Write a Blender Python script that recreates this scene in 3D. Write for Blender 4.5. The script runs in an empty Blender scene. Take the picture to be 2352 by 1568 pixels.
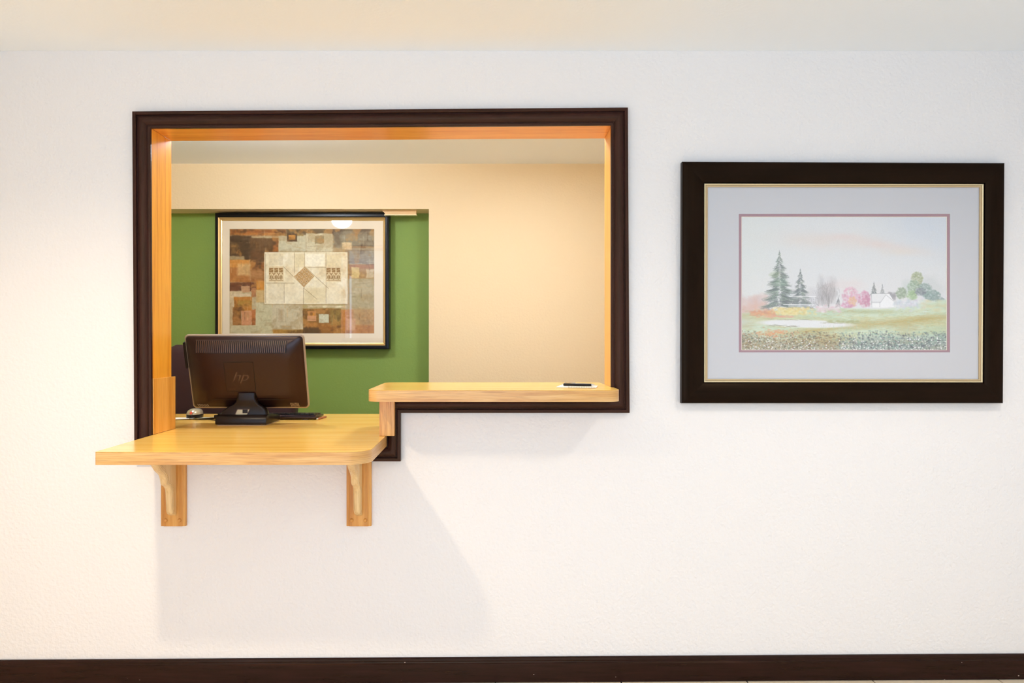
import bpy, bmesh, math
import numpy as np
from mathutils import Vector

# ---------------------------------------------------------------- camera, world, lights, exposure
SC = bpy.context.scene
COL = SC.collection
F = 1670.0            # focal length in pixels of the 2352-pixel frame
D0 = 2.65             # camera to the face of the lobby wall
VX, VY = 1140.0, 785.0
CAMZ = 1.24
cam_d = bpy.data.cameras.new('camera'); cam = bpy.data.objects.new('camera', cam_d); COL.objects.link(cam)
cam.location = (0, -D0, CAMZ); cam.rotation_euler = (math.pi / 2, 0, 0)
cam_d.sensor_fit = 'HORIZONTAL'; cam_d.sensor_width = 36.0; cam_d.lens = 36.0 * F / 2352.0
cam_d.shift_x = (1176 - VX) / 2352.0; cam_d.shift_y = (VY - 784) / 2352.0
cam_d.clip_start = 0.05
SC.camera = cam

world = bpy.data.worlds.new('daylight'); SC.world = world; world.use_nodes = True
world.node_tree.nodes['Background'].inputs[0].default_value = (0.85, 0.92, 1.0, 1)
world.node_tree.nodes['Background'].inputs[1].default_value = 0.3

SC.view_settings.view_transform = 'Standard'
SC.view_settings.look = 'None'
SC.view_settings.gamma = 1.0
SC.view_settings.use_curve_mapping = False
SC.view_settings.exposure = 0.22
SC.cycles.max_bounces = 8; SC.cycles.diffuse_bounces = 6; SC.cycles.glossy_bounces = 3; SC.cycles.transparent_max_bounces = 6
SC.cycles.use_adaptive_sampling = True; SC.cycles.adaptive_threshold = 0.06; SC.cycles.use_light_tree = False; SC.cycles.caustics_reflective = False; SC.cycles.caustics_refractive = False
SC.cycles.sample_clamp_indirect = 6.0

ROOM_L, ROOM_R, ROOM_B, CEIL = -2.15, 2.2, -5.2, 2.3
def area_light(name, loc, rot, sx, sy, power, col):
    l = bpy.data.lights.new(name, 'AREA'); l.shape = 'RECTANGLE'; l.size = sx; l.size_y = sy; l.energy = power; l.color = col
    o = bpy.data.objects.new(name, l); COL.objects.link(o); o.location = loc; o.rotation_euler = rot
    return o
# added fill lights at two made-up windows behind the camera
FILL = (0.675, 0.96, 1.38)
area_light('rear_fill', (-0.30, ROOM_B + 0.02, 1.3), (math.pi / 2, 0, 0), 2.3, 1.7, 37, FILL)
area_light('side_fill', (ROOM_L + 0.02, -3.6, 1.25), (math.pi / 2, 0, -math.pi / 2), 1.8, 1.9, 20, FILL)
# ceiling downlights: position, watts, colour (built below as lamps)
DOWNLIGHTS = [((-1.24, -1.22), 9.5, (1.0, 0.81, 0.58)), ((1.33, -1.12), 5.0, (1.0, 0.92, 0.84)), ((0.75, -3.1), 2.6, (1.0, 0.93, 0.86)), ((-1.2, -3.1), 1.4, (1.0, 0.93, 0.86))]
OFFICE_LAMP = 106.0        # radiance of the dome light on the office ceiling

# ---------------------------------------------------------------- helpers
def WP(px, py, d):
    """photo pixel at distance d from the camera -> (x, y, z)"""
    return ((px - VX) * d / F, d - D0, CAMZ - (py - VY) * d / F)

def srgb(*c):
    c = np.array(c, float) / 255.0
    return tuple(np.where(c <= .04045, c / 12.92, ((c + .055) / 1.055) ** 2.4)) + (1.0,)

def tag(o, label=None, cat=None, group=None, kind=None):
    if label: o['label'] = label
    if cat: o['category'] = cat
    if group: o['group'] = group
    if kind: o['kind'] = kind
    return o

def empty(name, loc):
    o = bpy.data.objects.new(name, None); COL.objects.link(o); o.location = loc; o.empty_display_size = .05
    return o

def wloc(o):
    v = Vector((0, 0, 0))
    while o is not None: v = v + Vector(o.location); o = o.parent
    return v

def obj(name, verts, faces, mat, parent=None, smooth=False, bevel=0.0, origin=None, segs=2, ang=35):
    """one mesh object from world-space vertices"""
    o0 = wloc(parent) if parent is not None else Vector((0, 0, 0))
    loc = Vector(origin) - o0 if origin is not None else Vector((0, 0, 0))
    base = o0 + loc
    me = bpy.data.meshes.new(name)
    me.from_pydata([tuple(Vector(v) - base) for v in verts], [], faces)
    bm = bmesh.new(); bm.from_mesh(me)
    bmesh.ops.recalc_face_normals(bm, faces=bm.faces)
    if bevel > 0:
        es = [e for e in bm.edges if len(e.link_faces) == 2 and e.calc_face_angle(0) > math.radians(30)]
        bmesh.ops.bevel(bm, geom=es, offset=bevel, segments=segs, profile=.6, affect='EDGES', clamp_overlap=True)
    bm.to_mesh(me); bm.free()
    if smooth:
        me.polygons.foreach_set('use_smooth', [True] * len(me.polygons))
        try: me.set_sharp_from_angle(angle=math.radians(ang))
        except Exception: pass
    if mat is not None: me.materials.append(mat)
    o = bpy.data.objects.new(name, me); COL.objects.link(o)
    o.location = loc
    if parent is not None: o.parent = parent
    return o

def box_vf(x0, x1, y0, y1, z0, z1):
    v = [(x0, y0, z0), (x1, y0, z0), (x1, y1, z0), (x0, y1, z0), (x0, y0, z1), (x1, y0, z1), (x1, y1, z1), (x0, y1, z1)]
    return v, [(0, 3, 2, 1), (4, 5, 6, 7), (0, 1, 5, 4), (1, 2, 6, 5), (2, 3, 7, 6), (3, 0, 4, 7)]

def box(name, x0, x1, y0, y1, z0, z1, mat, parent=None, bevel=0.0, **k):
    v, f = box_vf(x0, x1, y0, y1, z0, z1)
    return obj(name, v, f, mat, parent, bevel=bevel, **k)

def join(parts):
    V, Fc = [], []
    for v, f in parts:
        n = len(V); V += list(v); Fc += [tuple(i + n for i in q) for q in f]
    return V, Fc

def prism(pts, a, b, axis):
    """closed outline of 2D points swept between a and b along axis 'x', 'y' or 'z'"""
    n = len(pts)
    mk = {'x': lambda p, t: (t, p[0], p[1]), 'y': lambda p, t: (p[0], t, p[1]), 'z': lambda p, t: (p[0], p[1], t)}[axis]
    v = [mk(p, a) for p in pts] + [mk(p, b) for p in pts]
    f = [tuple(range(n))[::-1], tuple(range(n, 2 * n))] + [(i, (i + 1) % n, n + (i + 1) % n, n + i) for i in range(n)]
    return v, f

def round_corner(a, p, b, r, n=7):
    """arc that replaces corner p of the outline a-p-b"""
    a, p, b = Vector(a), Vector(p), Vector(b)
    u = (a - p).normalized(); w = (b - p).normalized()
    half = math.acos(max(-1, min(1, u.dot(w)))) / 2
    t = r / math.tan(half); c = p + (u + w).normalized() * (r / math.sin(half))
    s = p + u * t; e = p + w * t
    a0 = math.atan2(s.y - c.y, s.x - c.x); a1 = math.atan2(e.y - c.y, e.x - c.x)
    d = (a1 - a0 + math.pi) % (2 * math.pi) - math.pi
    return [(c.x + r * math.cos(a0 + d * i / n), c.y + r * math.sin(a0 + d * i / n)) for i in range(n + 1)]

def outline(pts):
    """[(x, y, radius)] -> polygon with rounded corners"""
    out = []; n = len(pts)
    for i, (x, y, r) in enumerate(pts):
        if r <= 0: out.append((x, y)); continue
        out += round_corner(pts[i - 1][:2], (x, y), pts[(i + 1) % n][:2], r)
    return out

def rrect(hw, hh, r, n=6):
    out = []
    for cx, cy, a0 in ((hw - r, hh - r, 0), (-hw + r, hh - r, 90), (-hw + r, -hh + r, 180), (hw - r, -hh + r, 270)):
        for i in range(n + 1):
            a = math.radians(a0 + 90 * i / n); out.append((cx + r * math.cos(a), cy + r * math.sin(a)))
    return out

def loft(rings, cap0=True, cap1=True, closed=False):
    n = len(rings[0]); V = [p for r in rings for p in r]; Fc = []
    for k in range(len(rings) - 1):
        for i in range(n):
            j = (i + 1) % n
            Fc.append((k * n + i, k * n + j, (k + 1) * n + j, (k + 1) * n + i))
    if closed:
        k = len(rings) - 1
        for i in range(n):
            j = (i + 1) % n; Fc.append((k * n + i, k * n + j, j, i))
        return V, Fc
    if cap0: Fc.append(tuple(range(n))[::-1])
    if cap1: Fc.append(tuple(range((len(rings) - 1) * n, len(rings) * n)))
    return V, Fc

def tube(path, r, n=8):
    rings = []; P = [Vector(p) for p in path]
    for i, p in enumerate(P):
        t = (P[min(i + 1, len(P) - 1)] - P[max(i - 1, 0)]).normalized()
        up = Vector((0, 0, 1)) if abs(t.z) < .9 else Vector((1, 0, 0))
        s = t.cross(up).normalized(); q = s.cross(t)
        rr = r[i] if isinstance(r, (list, tuple)) else r
        rings.append([tuple(p + (s * math.cos(a) + q * math.sin(a)) * rr) for a in [2 * math.pi * k / n for k in range(n)]])
    return loft(rings)

def lathe(profile, cx, cy, n=24, cap0=True, cap1=True):
    """profile [(r, z)] about a vertical axis"""
    return loft([[(cx + r * math.cos(2 * math.pi * k / n), cy + r * math.sin(2 * math.pi * k / n), z) for k in range(n)] for r, z in profile], cap0, cap1)

# ---------------------------------------------------------------- materials
def material(name, col=(.8, .8, .8, 1), rough=.5, metal=0.0, spec=.5, coat=0.0, coat_rough=.1):
    m = bpy.data.materials.new(name); m.use_nodes = True
    b = m.node_tree.nodes['Principled BSDF']
    b.inputs['Base Color'].default_value = col; b.inputs['Roughness'].default_value = rough
    b.inputs['Metallic'].default_value = metal; b.inputs['Specular IOR Level'].default_value = spec
    b.inputs['Coat Weight'].default_value = coat; b.inputs['Coat Roughness'].default_value = coat_rough
    return m

class NT:
    def __init__(s, m): s.t = m.node_tree; s.b = s.t.nodes['Principled BSDF']
    def n(s, typ, **k):
        q = s.t.nodes.new(typ)
        for a, v in k.items(): setattr(q, a, v)
        return q
    def l(s, a, b): s.t.links.new(a, b)
    def coord(s, scale=(1, 1, 1), rot=(0, 0, 0), uv=False):
        c = s.n('ShaderNodeTexCoord'); m = s.n('ShaderNodeMapping')
        m.inputs['Scale'].default_value = scale; m.inputs['Rotation'].default_value = rot
        s.l(c.outputs['UV' if uv else 'Object'], m.inputs['Vector']); return m.outputs['Vector']
    def noise(s, vec, scale, detail=3, rough=.5, dist=0.0):
        q = s.n('ShaderNodeTexNoise'); q.inputs['Scale'].default_value = scale; q.inputs['Detail'].default_value = detail
        q.inputs['Roughness'].default_value = rough; q.inputs['Distortion'].default_value = dist
        s.l(vec, q.inputs['Vector']); return q.outputs['Fac']
    def ramp(s, fac, stops):
        q = s.n('ShaderNodeValToRGB'); e = q.color_ramp.elements
        while len(e) < len(stops): e.new(.5)
        for i, (p, c) in enumerate(stops): e[i].position = p; e[i].color = c
        s.l(fac, q.inputs['Fac']); return q.outputs['Color']
    def mix(s, fac, a, b, mode='MIX'):
        q = s.n('ShaderNodeMix', data_type='RGBA', blend_type=mode)
        for v, i in ((fac, q.inputs[0]), (a, q.inputs[6]), (b, q.inputs[7])):
            if isinstance(v, (int, float)): i.default_value = v
            elif isinstance(v, tuple): i.default_value = v
            else: s.l(v, i)
        return q.outputs[2]
    def bump(s, h, strength, dist):
        q = s.n('ShaderNodeBump'); q.inputs['Strength'].default_value = strength; q.inputs['Distance'].default_value = dist
        s.l(h, q.inputs['Height']); s.l(q.outputs['Normal'], s.b.inputs['Normal'])

def plaster(name, col, col2, bump=.6, rough=.62):
    m = material(name, col, rough, spec=.3); t = NT(m)
    v = t.coord()
    a = t.noise(v, 75, 1.5, .55)
    t.bump(a, bump, .005)
    return m

def oak(name, axis, light, mid, dark, rough=.32, streak=1.0, coat=.25, uv=False):
    """honey oak with the grain running along axis"""
    m = material(name, mid, rough, spec=.45, coat=coat, coat_rough=.18); t = NT(m)
    sc = {'x': (.8, 18, 18), 'y': (18, .8, 18), 'z': (18, 18, .8)}[axis]
    v = t.coord(sc, uv=uv)
    n1 = t.noise(v, 2.2, 5, .6, .7)
    sf = tuple(s * k for s, k in zip(sc, (5, 5, 5) if not uv else (4, 9, 9)))
    n2 = t.noise(t.coord(sf, (0, 0, .03) if uv else (0, 0, 0), uv=uv), 2.6, 3, .6, .6 if uv else .2)
    base = t.ramp(n1, [(.30, dark), (.46, mid), (.66, light)])
    pores = t.ramp(n2, [(.36, (dark[0] * .62, dark[1] * .55, dark[2] * .5, 1)), (.50, (1, 1, 1, 1))])
    t.l(t.mix(.40 * streak, base, pores, 'MULTIPLY'), t.b.inputs['Base Color'])
    t.bump(n2, .06, .002)
    return m

M = {}
M['wall'] = plaster('wall_paint', srgb(237, 234, 231), srgb(234, 231, 228))
M['wall_warm_bounce'] = plaster('warm_bounce_paint', srgb(240, 226, 206), srgb(237, 222, 201))  # cream tint made up to bounce warm light onto the left side
M['ceiling'] = plaster('ceiling_paint', srgb(241, 247, 252), srgb(239, 245, 250), .12)
M['tan'] = plaster('tan_paint', srgb(231, 209, 170), srgb(229, 206, 165), .3)
M['green'] = plaster('green_paint', srgb(126, 152, 74), srgb(120, 147, 68), .25)
M['office_ceiling'] = plaster('office_ceiling_paint', srgb(242, 247, 254), srgb(240, 245, 252), .1)
L_, M_, D_ = srgb(244, 196, 112), srgb(232, 174, 82), srgb(206, 140, 58)
M['oak_top'] = oak('oak_laminate_top', 'x', srgb(252, 206, 112), srgb(248, 196, 94), srgb(238, 180, 78), .22, .2, .3)
M['oak_edge'] = oak('oak_edge_band', 'x', srgb(232, 190, 128), srgb(218, 168, 100), srgb(196, 138, 76), .36, .9, .2, True)
M['oak_head'] = oak('oak_lining_head', 'x', srgb(236, 164, 70), srgb(226, 146, 52), srgb(202, 118, 40), .34, .5)
M['oak_up'] = oak('oak_lining_upright', 'z', srgb(248, 186, 72), srgb(240, 170, 54), srgb(222, 148, 44), .34, .4)
M['oak_board'] = oak('oak_lining_board', 'z', srgb(240, 186, 98), srgb(230, 170, 76), srgb(210, 146, 60), .36, .5)
M['oak_post'] = oak('oak_post', 'z', srgb(232, 186, 118), srgb(216, 162, 90), srgb(178, 120, 60), .4, 1.0)
M['oak_corbel_lit'] = oak('oak_corbel_lit', 'z', srgb(236, 206, 152), srgb(226, 190, 132), srgb(206, 162, 100), .42, .35)  # paler copy of the bracket oak; light on the flanks is painted in
M['oak_bracket'] = oak('oak_bracket', 'z', srgb(226, 168, 88), srgb(212, 148, 66), srgb(194, 128, 52), .42, .4)

def dark_wood(name, col, rough=.28, speck=True, grain='x', spec=.42):
    m = material(name, col, rough, spec=spec); t = NT(m); t.b.inputs['Specular Tint'].default_value = (1.0, .66, .38, 1)
    sc = {'x': (2, 30, 30), 'z': (30, 30, 2), 'n': (12, 12, 12)}[grain]
    n1 = t.noise(t.coord(sc), 3, 4, .6)
    t.l(t.ramp(n1, [(.3, tuple(c * .55 for c in col[:3]) + (1,)), (.7, tuple(min(1, c * 1.5) for c in col[:3]) + (1,))]), t.b.inputs['Base Color'])
    if speck: t.bump(t.noise(t.coord(), 520, 2, .6), .7, .0012)
    return m
M['casing_x'] = dark_wood('casing_wood_level', (.024, .0068, .0075, 1), .28, True, 'x', .4)
M['casing_z'] = dark_wood('casing_wood_upright', (.024, .0068, .0075, 1), .28, True, 'z', .4)
M['frame_x'] = dark_wood('frame_wood_level', (.0045, .0016, .0012, 1), .30, False, 'x', .17)
M['frame_z'] = dark_wood('frame_wood_upright', (.0045, .0016, .0012, 1), .30, False, 'z', .17)
def chipped(name):
    m = dark_wood(name, (.013, .0045, .005, 1), .26, False, 'x', .28); t = NT(m)
    src = t.b.inputs['Base Color'].links[0].from_socket
    q = t.n('ShaderNodeTexVoronoi'); q.inputs['Scale'].default_value = 26; t.l(t.coord((1, 1, 1.6)), q.inputs['Vector'])
    chips = t.ramp(q.outputs['Distance'], [(.045, (1, 1, 1, 1)), (.07, (0, 0, 0, 1))])
    few = t.ramp(t.noise(t.coord(), 7, 1), [(.56, (0, 0, 0, 1)), (.6, (1, 1, 1, 1))])
    k = t.mix(1.0, chips, few, 'MULTIPLY')
    t.l(t.mix(k, src, srgb(205, 190, 180)), t.b.inputs['Base Color'])
    return m
M['baseboard'] = chipped('baseboard_wood')
M['gold'] = material('gold_leaf', srgb(222, 190, 128), .34, .75)
M['tan_fillet'] = material('tan_fillet', srgb(192, 168, 128), .4, .2)
M['gold_pale'] = material('pale_gold_leaf', srgb(236, 220, 178), .38, .45)
M['black_frame'] = material('black_lacquer', (.004, .003, .003, 1), .3, spec=.2)
M['backing'] = material('backing_board', srgb(150, 120, 86), .8)
def mat_board(name, col):
    m = material(name, col, .85, spec=.2); t = NT(m)
    t.bump(t.noise(t.coord(), 600, 2), .15, .0006); return m
M['mat_grey'] = mat_board('grey_mat_board', srgb(204, 205, 209))
M['mat_mauve'] = mat_board('mauve_mat_board', srgb(170, 138, 146))
M['mat_cream'] = mat_board('cream_mat_board', srgb(246, 232, 206))
def glass(name, rough=.0, w=1.0):
    m = bpy.data.materials.new(name); m.use_nodes = True; t = m.node_tree
    for n in list(t.nodes): t.nodes.remove(n)
    o = t.nodes.new('ShaderNodeOutputMaterial'); mx = t.nodes.new('ShaderNodeMixShader'); tr = t.nodes.new('ShaderNodeBsdfTransparent')
    gl = t.nodes.new('ShaderNodeBsdfGlossy'); gl.inputs['Roughness'].default_value = rough; gl.inputs['Color'].default_value = (1, 1, 1, 1)
    lw = t.nodes.new('ShaderNodeLayerWeight'); lw.inputs['Blend'].default_value = .5      # Schlick: .04 + .96 * facing^5
    pw = t.nodes.new('ShaderNodeMath'); pw.operation = 'POWER'; pw.inputs[1].default_value = 5.0
    ma = t.nodes.new('ShaderNodeMath'); ma.operation = 'MULTIPLY_ADD'; ma.inputs[1].default_value = .96 * w; ma.inputs[2].default_value = .04 * w
    t.links.new(lw.outputs['Facing'], pw.inputs[0]); t.links.new(pw.outputs[0], ma.inputs[0])
    t.links.new(ma.outputs[0], mx.inputs[0]); t.links.new(tr.outputs[0], mx.inputs[1]); t.links.new(gl.outputs[0], mx.inputs[2]); t.links.new(mx.outputs[0], o.inputs[0])
    return m
M['glass'] = glass('picture_glass', .02)
M['glass_matt'] = glass('low_glare_picture_glass', .06, .45)
M['window_glass'] = glass('window_glass', .0)
M['plastic'] = material('dark_brown_plastic', (.011, .0042, .0045, 1), .30, spec=.45)
M['plastic'].node_tree.nodes['Principled BSDF'].inputs['Specular Tint'].default_value = (1.0, .76, .70, 1)
M['plastic_black'] = material('black_plastic', (.009, .0045, .0035, 1), .34, spec=.28)
M['plastic_rib'] = material('vent_rib_plastic', (.085, .040, .024, 1), .34)
M['bezel'] = material('grey_bezel_plastic', srgb(150, 132, 112), .4)
M['logo'] = material('embossed_logo_plastic', (.055, .026, .021, 1), .25)
M['screen'] = material('dark_screen', (.01, .01, .012, 1), .15)
M['chrome'] = material('chrome', (.8, .8, .8, 1), .15, 1.0)
M['silver'] = material('silver_plastic', srgb(196, 186, 160), .25, .55)
M['red_dot'] = material('red_emblem', srgb(206, 84, 60), .4)
M['leather'] = material('black_leather', (.030, .012, .015, 1), .45, spec=.3)
M['paper'] = material('white_paper', srgb(244, 238, 222), .8)
M['grey_card'] = material('grey_card', srgb(186, 182, 158), .7)
M['cream_metal'] = material('cream_painted_metal', srgb(226, 188, 132), .45)
M['white_metal'] = material('white_painted_metal', srgb(235, 232, 226), .4)
def tile_mat():
    m = material('floor_tile', srgb(206, 172, 128), .35); t = NT(m)
    t.l(t.ramp(t.noise(t.coord(), 6, 4, .6), [(.3, srgb(232, 212, 180)), (.7, srgb(243, 226, 200))]), t.b.inputs['Base Color']); return m
M['tile'] = tile_mat()
M['grout'] = material('grout', srgb(92, 74, 58), .9)
M['bounce_floor'] = material('office_floor', srgb(228, 226, 220), .9)  # floor out of view, whitened to bounce light up to the ceiling
def glow(name, col, s):
    m = material(name, (.9, .9, .88, 1)); b = m.node_tree.nodes['Principled BSDF']
    b.inputs['Emission Color'].default_value = col; b.inputs['Emission Strength'].default_value = s; return m
M['lamp_glow'] = glow('lamp_diffuser', (.86, .95, 1.08, 1), OFFICE_LAMP)
M['disc_glow'] = glow('fill_disc', (.90, .95, 1.04, 1), OFFICE_LAMP * .9)
M['bulb_glow'] = glow('downlight_bulb', (1, .9, .76, 1), 2.0)
# ---------------------------------------------------------------- flat prints
# Two framed prints, painted stroke by stroke into colour arrays (sRGB 0..1) that
# become the colour attribute of a finely divided flat sheet.
def vnoise(H, W, cy, cx, rng):
    g = rng.random((cy + 2, cx + 2))
    y = np.linspace(0, cy, H); x = np.linspace(0, cx, W)
    yi = y.astype(int); xi = x.astype(int)
    fy = (y - yi)[:, None]; fx = (x - xi)[None, :]
    fy = fy * fy * (3 - 2 * fy); fx = fx * fx * (3 - 2 * fx)
    a = g[yi][:, xi]; b = g[yi][:, xi + 1]; c = g[yi + 1][:, xi]; d = g[yi + 1][:, xi + 1]
    return (a * (1 - fx) + b * fx) * (1 - fy) + (c * (1 - fx) + d * fx) * fy

def fbm(H, W, cy, cx, rng, octs=4):
    out = np.zeros((H, W)); amp = 1.0; tot = 0
    for k in range(octs):
        out += amp * vnoise(H, W, min(cy * 2 ** k, H), min(cx * 2 ** k, W), rng); tot += amp; amp *= 0.55
    return out / tot

class Canvas:
    def __init__(self, W, H, ox, oy, ex, ey, base, seed):
        self.W, self.H = W, H
        self.ox, self.oy = ox, oy
        self.k = W / (ex - ox); self.ky = H / (ey - oy)
        self.rng = np.random.default_rng(seed)
        self.a = np.ones((H, W, 3)) * (np.array(base) / 255.0)
        yy, xx = np.mgrid[0:H, 0:W]
        self.X = xx / self.k + ox; self.Y = yy / self.ky + oy
    def blend(self, mask, col):
        m = np.clip(mask, 0, 1)[..., None]
        self.a = self.a * (1 - m) + m * (np.array(col) / 255.0)
    def local(self, x0, y0, x1, y1):
        i0 = max(0, int((x0 - self.ox) * self.k)); i1 = min(self.W, int((x1 - self.ox) * self.k) + 2)
        j0 = max(0, int((y0 - self.oy) * self.ky)); j1 = min(self.H, int((y1 - self.oy) * self.ky) + 2)
        return slice(j0, j1), slice(i0, i1)
    def put(self, sl, m, col):
        m = np.clip(m, 0, 1)[..., None]
        self.a[sl] = self.a[sl] * (1 - m) + m * (np.array(col) / 255.0)
    def rect(self, x0, y0, x1, y1, col, al=1.0, soft=6.0, rough=0.0):
        p = soft * 2
        sl = self.local(x0 - p, y0 - p, x1 + p, y1 + p)
        X = self.X[sl]; Y = self.Y[sl]
        if X.size == 0: return
        n = 0
        if rough: n = (fbm(X.shape[0], X.shape[1], 5, 5, self.rng) - .5) * rough
        d = np.minimum(np.minimum(X - x0, x1 - X), np.minimum(Y - y0, y1 - Y)) + n
        self.put(sl, np.clip(d / soft + .5, 0, 1) * al, col)
    def ell(self, cx, cy, rx, ry, col, al=1.0, soft=0.5, rough=0.0):
        q = 1.0 + soft + rough
        sl = self.local(cx - rx * q, cy - ry * q, cx + rx * q, cy + ry * q)
        X = self.X[sl]; Y = self.Y[sl]
        if X.size == 0: return
        r = np.sqrt(((X - cx) / rx) ** 2 + ((Y - cy) / ry) ** 2)
        if rough: r = r + (fbm(X.shape[0], X.shape[1], 6, 6, self.rng) - .5) * rough * 2
        self.put(sl, np.clip((1 + soft / 2 - r) / soft, 0, 1) * al, col)
    def line(self, x0, y0, x1, y1, w, col, al=1.0, taper=0.0):
        p = w * 2 + 4
        sl = self.local(min(x0, x1) - p, min(y0, y1) - p, max(x0, x1) + p, max(y0, y1) + p)
        X = self.X[sl]; Y = self.Y[sl]
        if X.size == 0: return
        dx, dy = x1 - x0, y1 - y0; L = dx * dx + dy * dy + 1e-6
        t = np.clip(((X - x0) * dx + (Y - y0) * dy) / L, 0, 1)
        d = np.hypot(X - x0 - t * dx, Y - y0 - t * dy)
        ww = w * (1 - taper * t)
        self.put(sl, np.clip((ww - d) / 3.5 + .5, 0, 1) * al, col)
    def poly(self, pts, col, al=1.0):
        inside = np.zeros((self.H, self.W), bool)
        for (xa, ya), (xb, yb) in zip(pts, pts[1:] + pts[:1]):
            if ya == yb: continue
            c = ((ya > self.Y) != (yb > self.Y)) & (self.X < (xb - xa) * (self.Y - ya) / (yb - ya) + xa)
            inside ^= c
        self.blend(inside * al, col)

def paint_landscape():
    c = Canvas(480, 312, 60, 70, 2245, 1500, (220, 224, 226), 7)
    R = c.rng; X, Y = c.X, c.Y
    n1 = fbm(c.H, c.W, 4, 6, R); n2 = fbm(c.H, c.W, 6, 8, R)
    c.blend(np.clip((700 - X) / 900, 0, 1) * .7, (219, 227, 219))
    c.blend(np.clip((X - 1300) / 900, 0, 1) * np.clip((620 - Y) / 400, 0, 1) * (.4 + n1), (206, 216, 228))
    c.blend(np.exp(-((X - 950) / 520) ** 2 - ((Y - 330 - (X - 950) * .05) / 85) ** 2) * (.25 + .5 * n2), (228, 214, 204))
    c.blend(np.exp(-((X - 1560) / 400) ** 2 - ((Y - 375 - (X - 1560) * .17) / 48) ** 2) * (.25 + .6 * n2), (230, 210, 203))
    c.blend(np.exp(-((X - 1150) / 170) ** 2 - ((Y - 285) / 32) ** 2) * .38, (232, 206, 202))
    c.blend(np.exp(-((X - 1750) / 200) ** 2 - ((Y - 450) / 40) ** 2) * .4, (230, 216, 198))
    c.blend(np.exp(-((Y - 900) / 210) ** 2) * .22, (232, 224, 226))
    # far haze trees
    for (x, y, rx, ry, col, al) in [(910, 850, 45, 130, (176, 176, 180), .45), (990, 850, 70, 110, (188, 178, 178), .5), (1035, 850, 45, 110, (165, 165, 168), .4),
                                    (930, 940, 60, 80, (170, 168, 172), .5), (820, 930, 80, 90, (200, 200, 206), .5), (1190, 800, 150, 70, (228, 214, 212), .5),
                                    (2050, 830, 150, 110, (198, 206, 206), .5), (1830, 830, 60, 80, (196, 208, 206), .6)]:
        c.ell(x, y, rx, ry, col, al, .9, .5)
    for k in range(260):
        x = R.normal(960, 65); y = R.uniform(800, 1030)
        c.line(x, y, x + R.normal(0, 5), y - R.uniform(10, 50), 2.2, (150, 148, 150), .28)
    for k in range(10):
        c.line(985 + R.normal(0, 5), 1040, 980 + R.normal(0, 14), 880, 3.0, (140, 136, 138), .35, .7)
    # left red-brown haze
    for k in range(90):
        c.ell(R.uniform(50, 330), R.uniform(930, 1090), R.uniform(20, 55), R.uniform(20, 45), [(221, 190, 180), (226, 178, 158), (214, 196, 196)][k % 3], .28, 1.0, .6)
    # firs
    def fir(tx, ty, by, hw, dark, green, n):
        for k in range(n):
            t = R.random() ** .62
            y = ty + (by - ty) * t
            w = hw * (t ** .95) * (0.8 + .3 * math.sin(t * 46 + R.normal(0, .7)))
            s = R.choice([-1, 1])
            x0 = tx + s * w * R.uniform(0, .55); x1 = tx + s * w * R.uniform(.6, 1.08)
            y1 = y + R.uniform(6, 26) * (0.4 + t) - 8
            col = dark if R.random() < .66 else green
            j = R.normal(0, 12)
            c.line(x0, y - 8, x1, y1, R.uniform(2.0, 4.4), [v + j for v in col], R.uniform(.25, .6), .6)
        c.line(tx, ty - 12, tx + 2, by, 2.4, dark, .3)
    fir(468, 440, 1035, 200, (112, 124, 124), (150, 174, 152), 1150)
    c.ell(420, 690, 55, 30, (158, 182, 132), .36, .8, .6); c.ell(480, 770, 70, 40, (146, 182, 156), .35, .9, .6)
    fir(688, 635, 1040, 138, (118, 128, 132), (156, 172, 158), 680)
    for k in range(170):
        x = R.uniform(320, 850); y = R.uniform(930, 1050)
        c.line(x, y, x + R.uniform(-40, 40), y + R.uniform(5, 30), 2.6, (128, 130, 138), .4)
    c.line(570, 918, 850, 922, 3.2, (243, 244, 246), .95); c.line(600, 936, 850, 940, 2.0, (236, 238, 242), .6)
    c.line(510, 1006, 830, 1010, 4.0, (243, 244, 246), .95); c.rect(560, 1012, 780, 1032, (200, 206, 212), .6, 6)
    fir(1088, 925, 1040, 44, (138, 140, 146), (150, 152, 156), 90)
    # pink trees
    for (cx, cy, rx, ry, n, col) in [(1222, 930, 95, 105, 300, (222, 160, 186)), (1368, 950, 62, 88, 220, (212, 140, 172)), (1240, 975, 40, 55, 80, (234, 190, 140)), (1400, 965, 30, 70, 60, (200, 136, 164)),
                                     (1180, 1015, 60, 30, 60, (214, 140, 178))]:
        for k in range(n):
            a = R.uniform(0, 6.28); r = math.sqrt(R.random())
            j = R.normal(0, 12)
            c.ell(cx + rx * r * math.cos(a), cy + ry * r * math.sin(a), R.uniform(6, 15), R.uniform(5, 14), [v + j for v in col], .24, .8)
    # far firs and house
    fir(1467, 775, 900, 46, (126, 134, 138), (140, 150, 150), 120); fir(1556, 800, 895, 32, (150, 156, 160), (160, 168, 168), 70)
    for k in range(70): c.ell(R.uniform(1620, 1690), R.uniform(880, 960), 14, 12, (158, 158, 166), .3, .8)
    c.poly([(1440, 892), (1628, 890), (1676, 968), (1676, 1036), (1446, 1040)], (238, 240, 242))
    c.poly([(1440, 892), (1628, 890), (1595, 905), (1536, 975), (1446, 975)], (228, 230, 232))
    for a in [(1440, 892, 1628, 890), (1440, 892, 1446, 1038), (1536, 985, 1593, 903), (1593, 903, 1678, 972), (1446, 980, 1536, 980), (1530, 980, 1530, 1034)]:
        c.line(*a, 1.9, (150, 152, 158), .75)
    c.rect(1448, 982, 1528, 992, (190, 192, 198), .5, 4)
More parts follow.
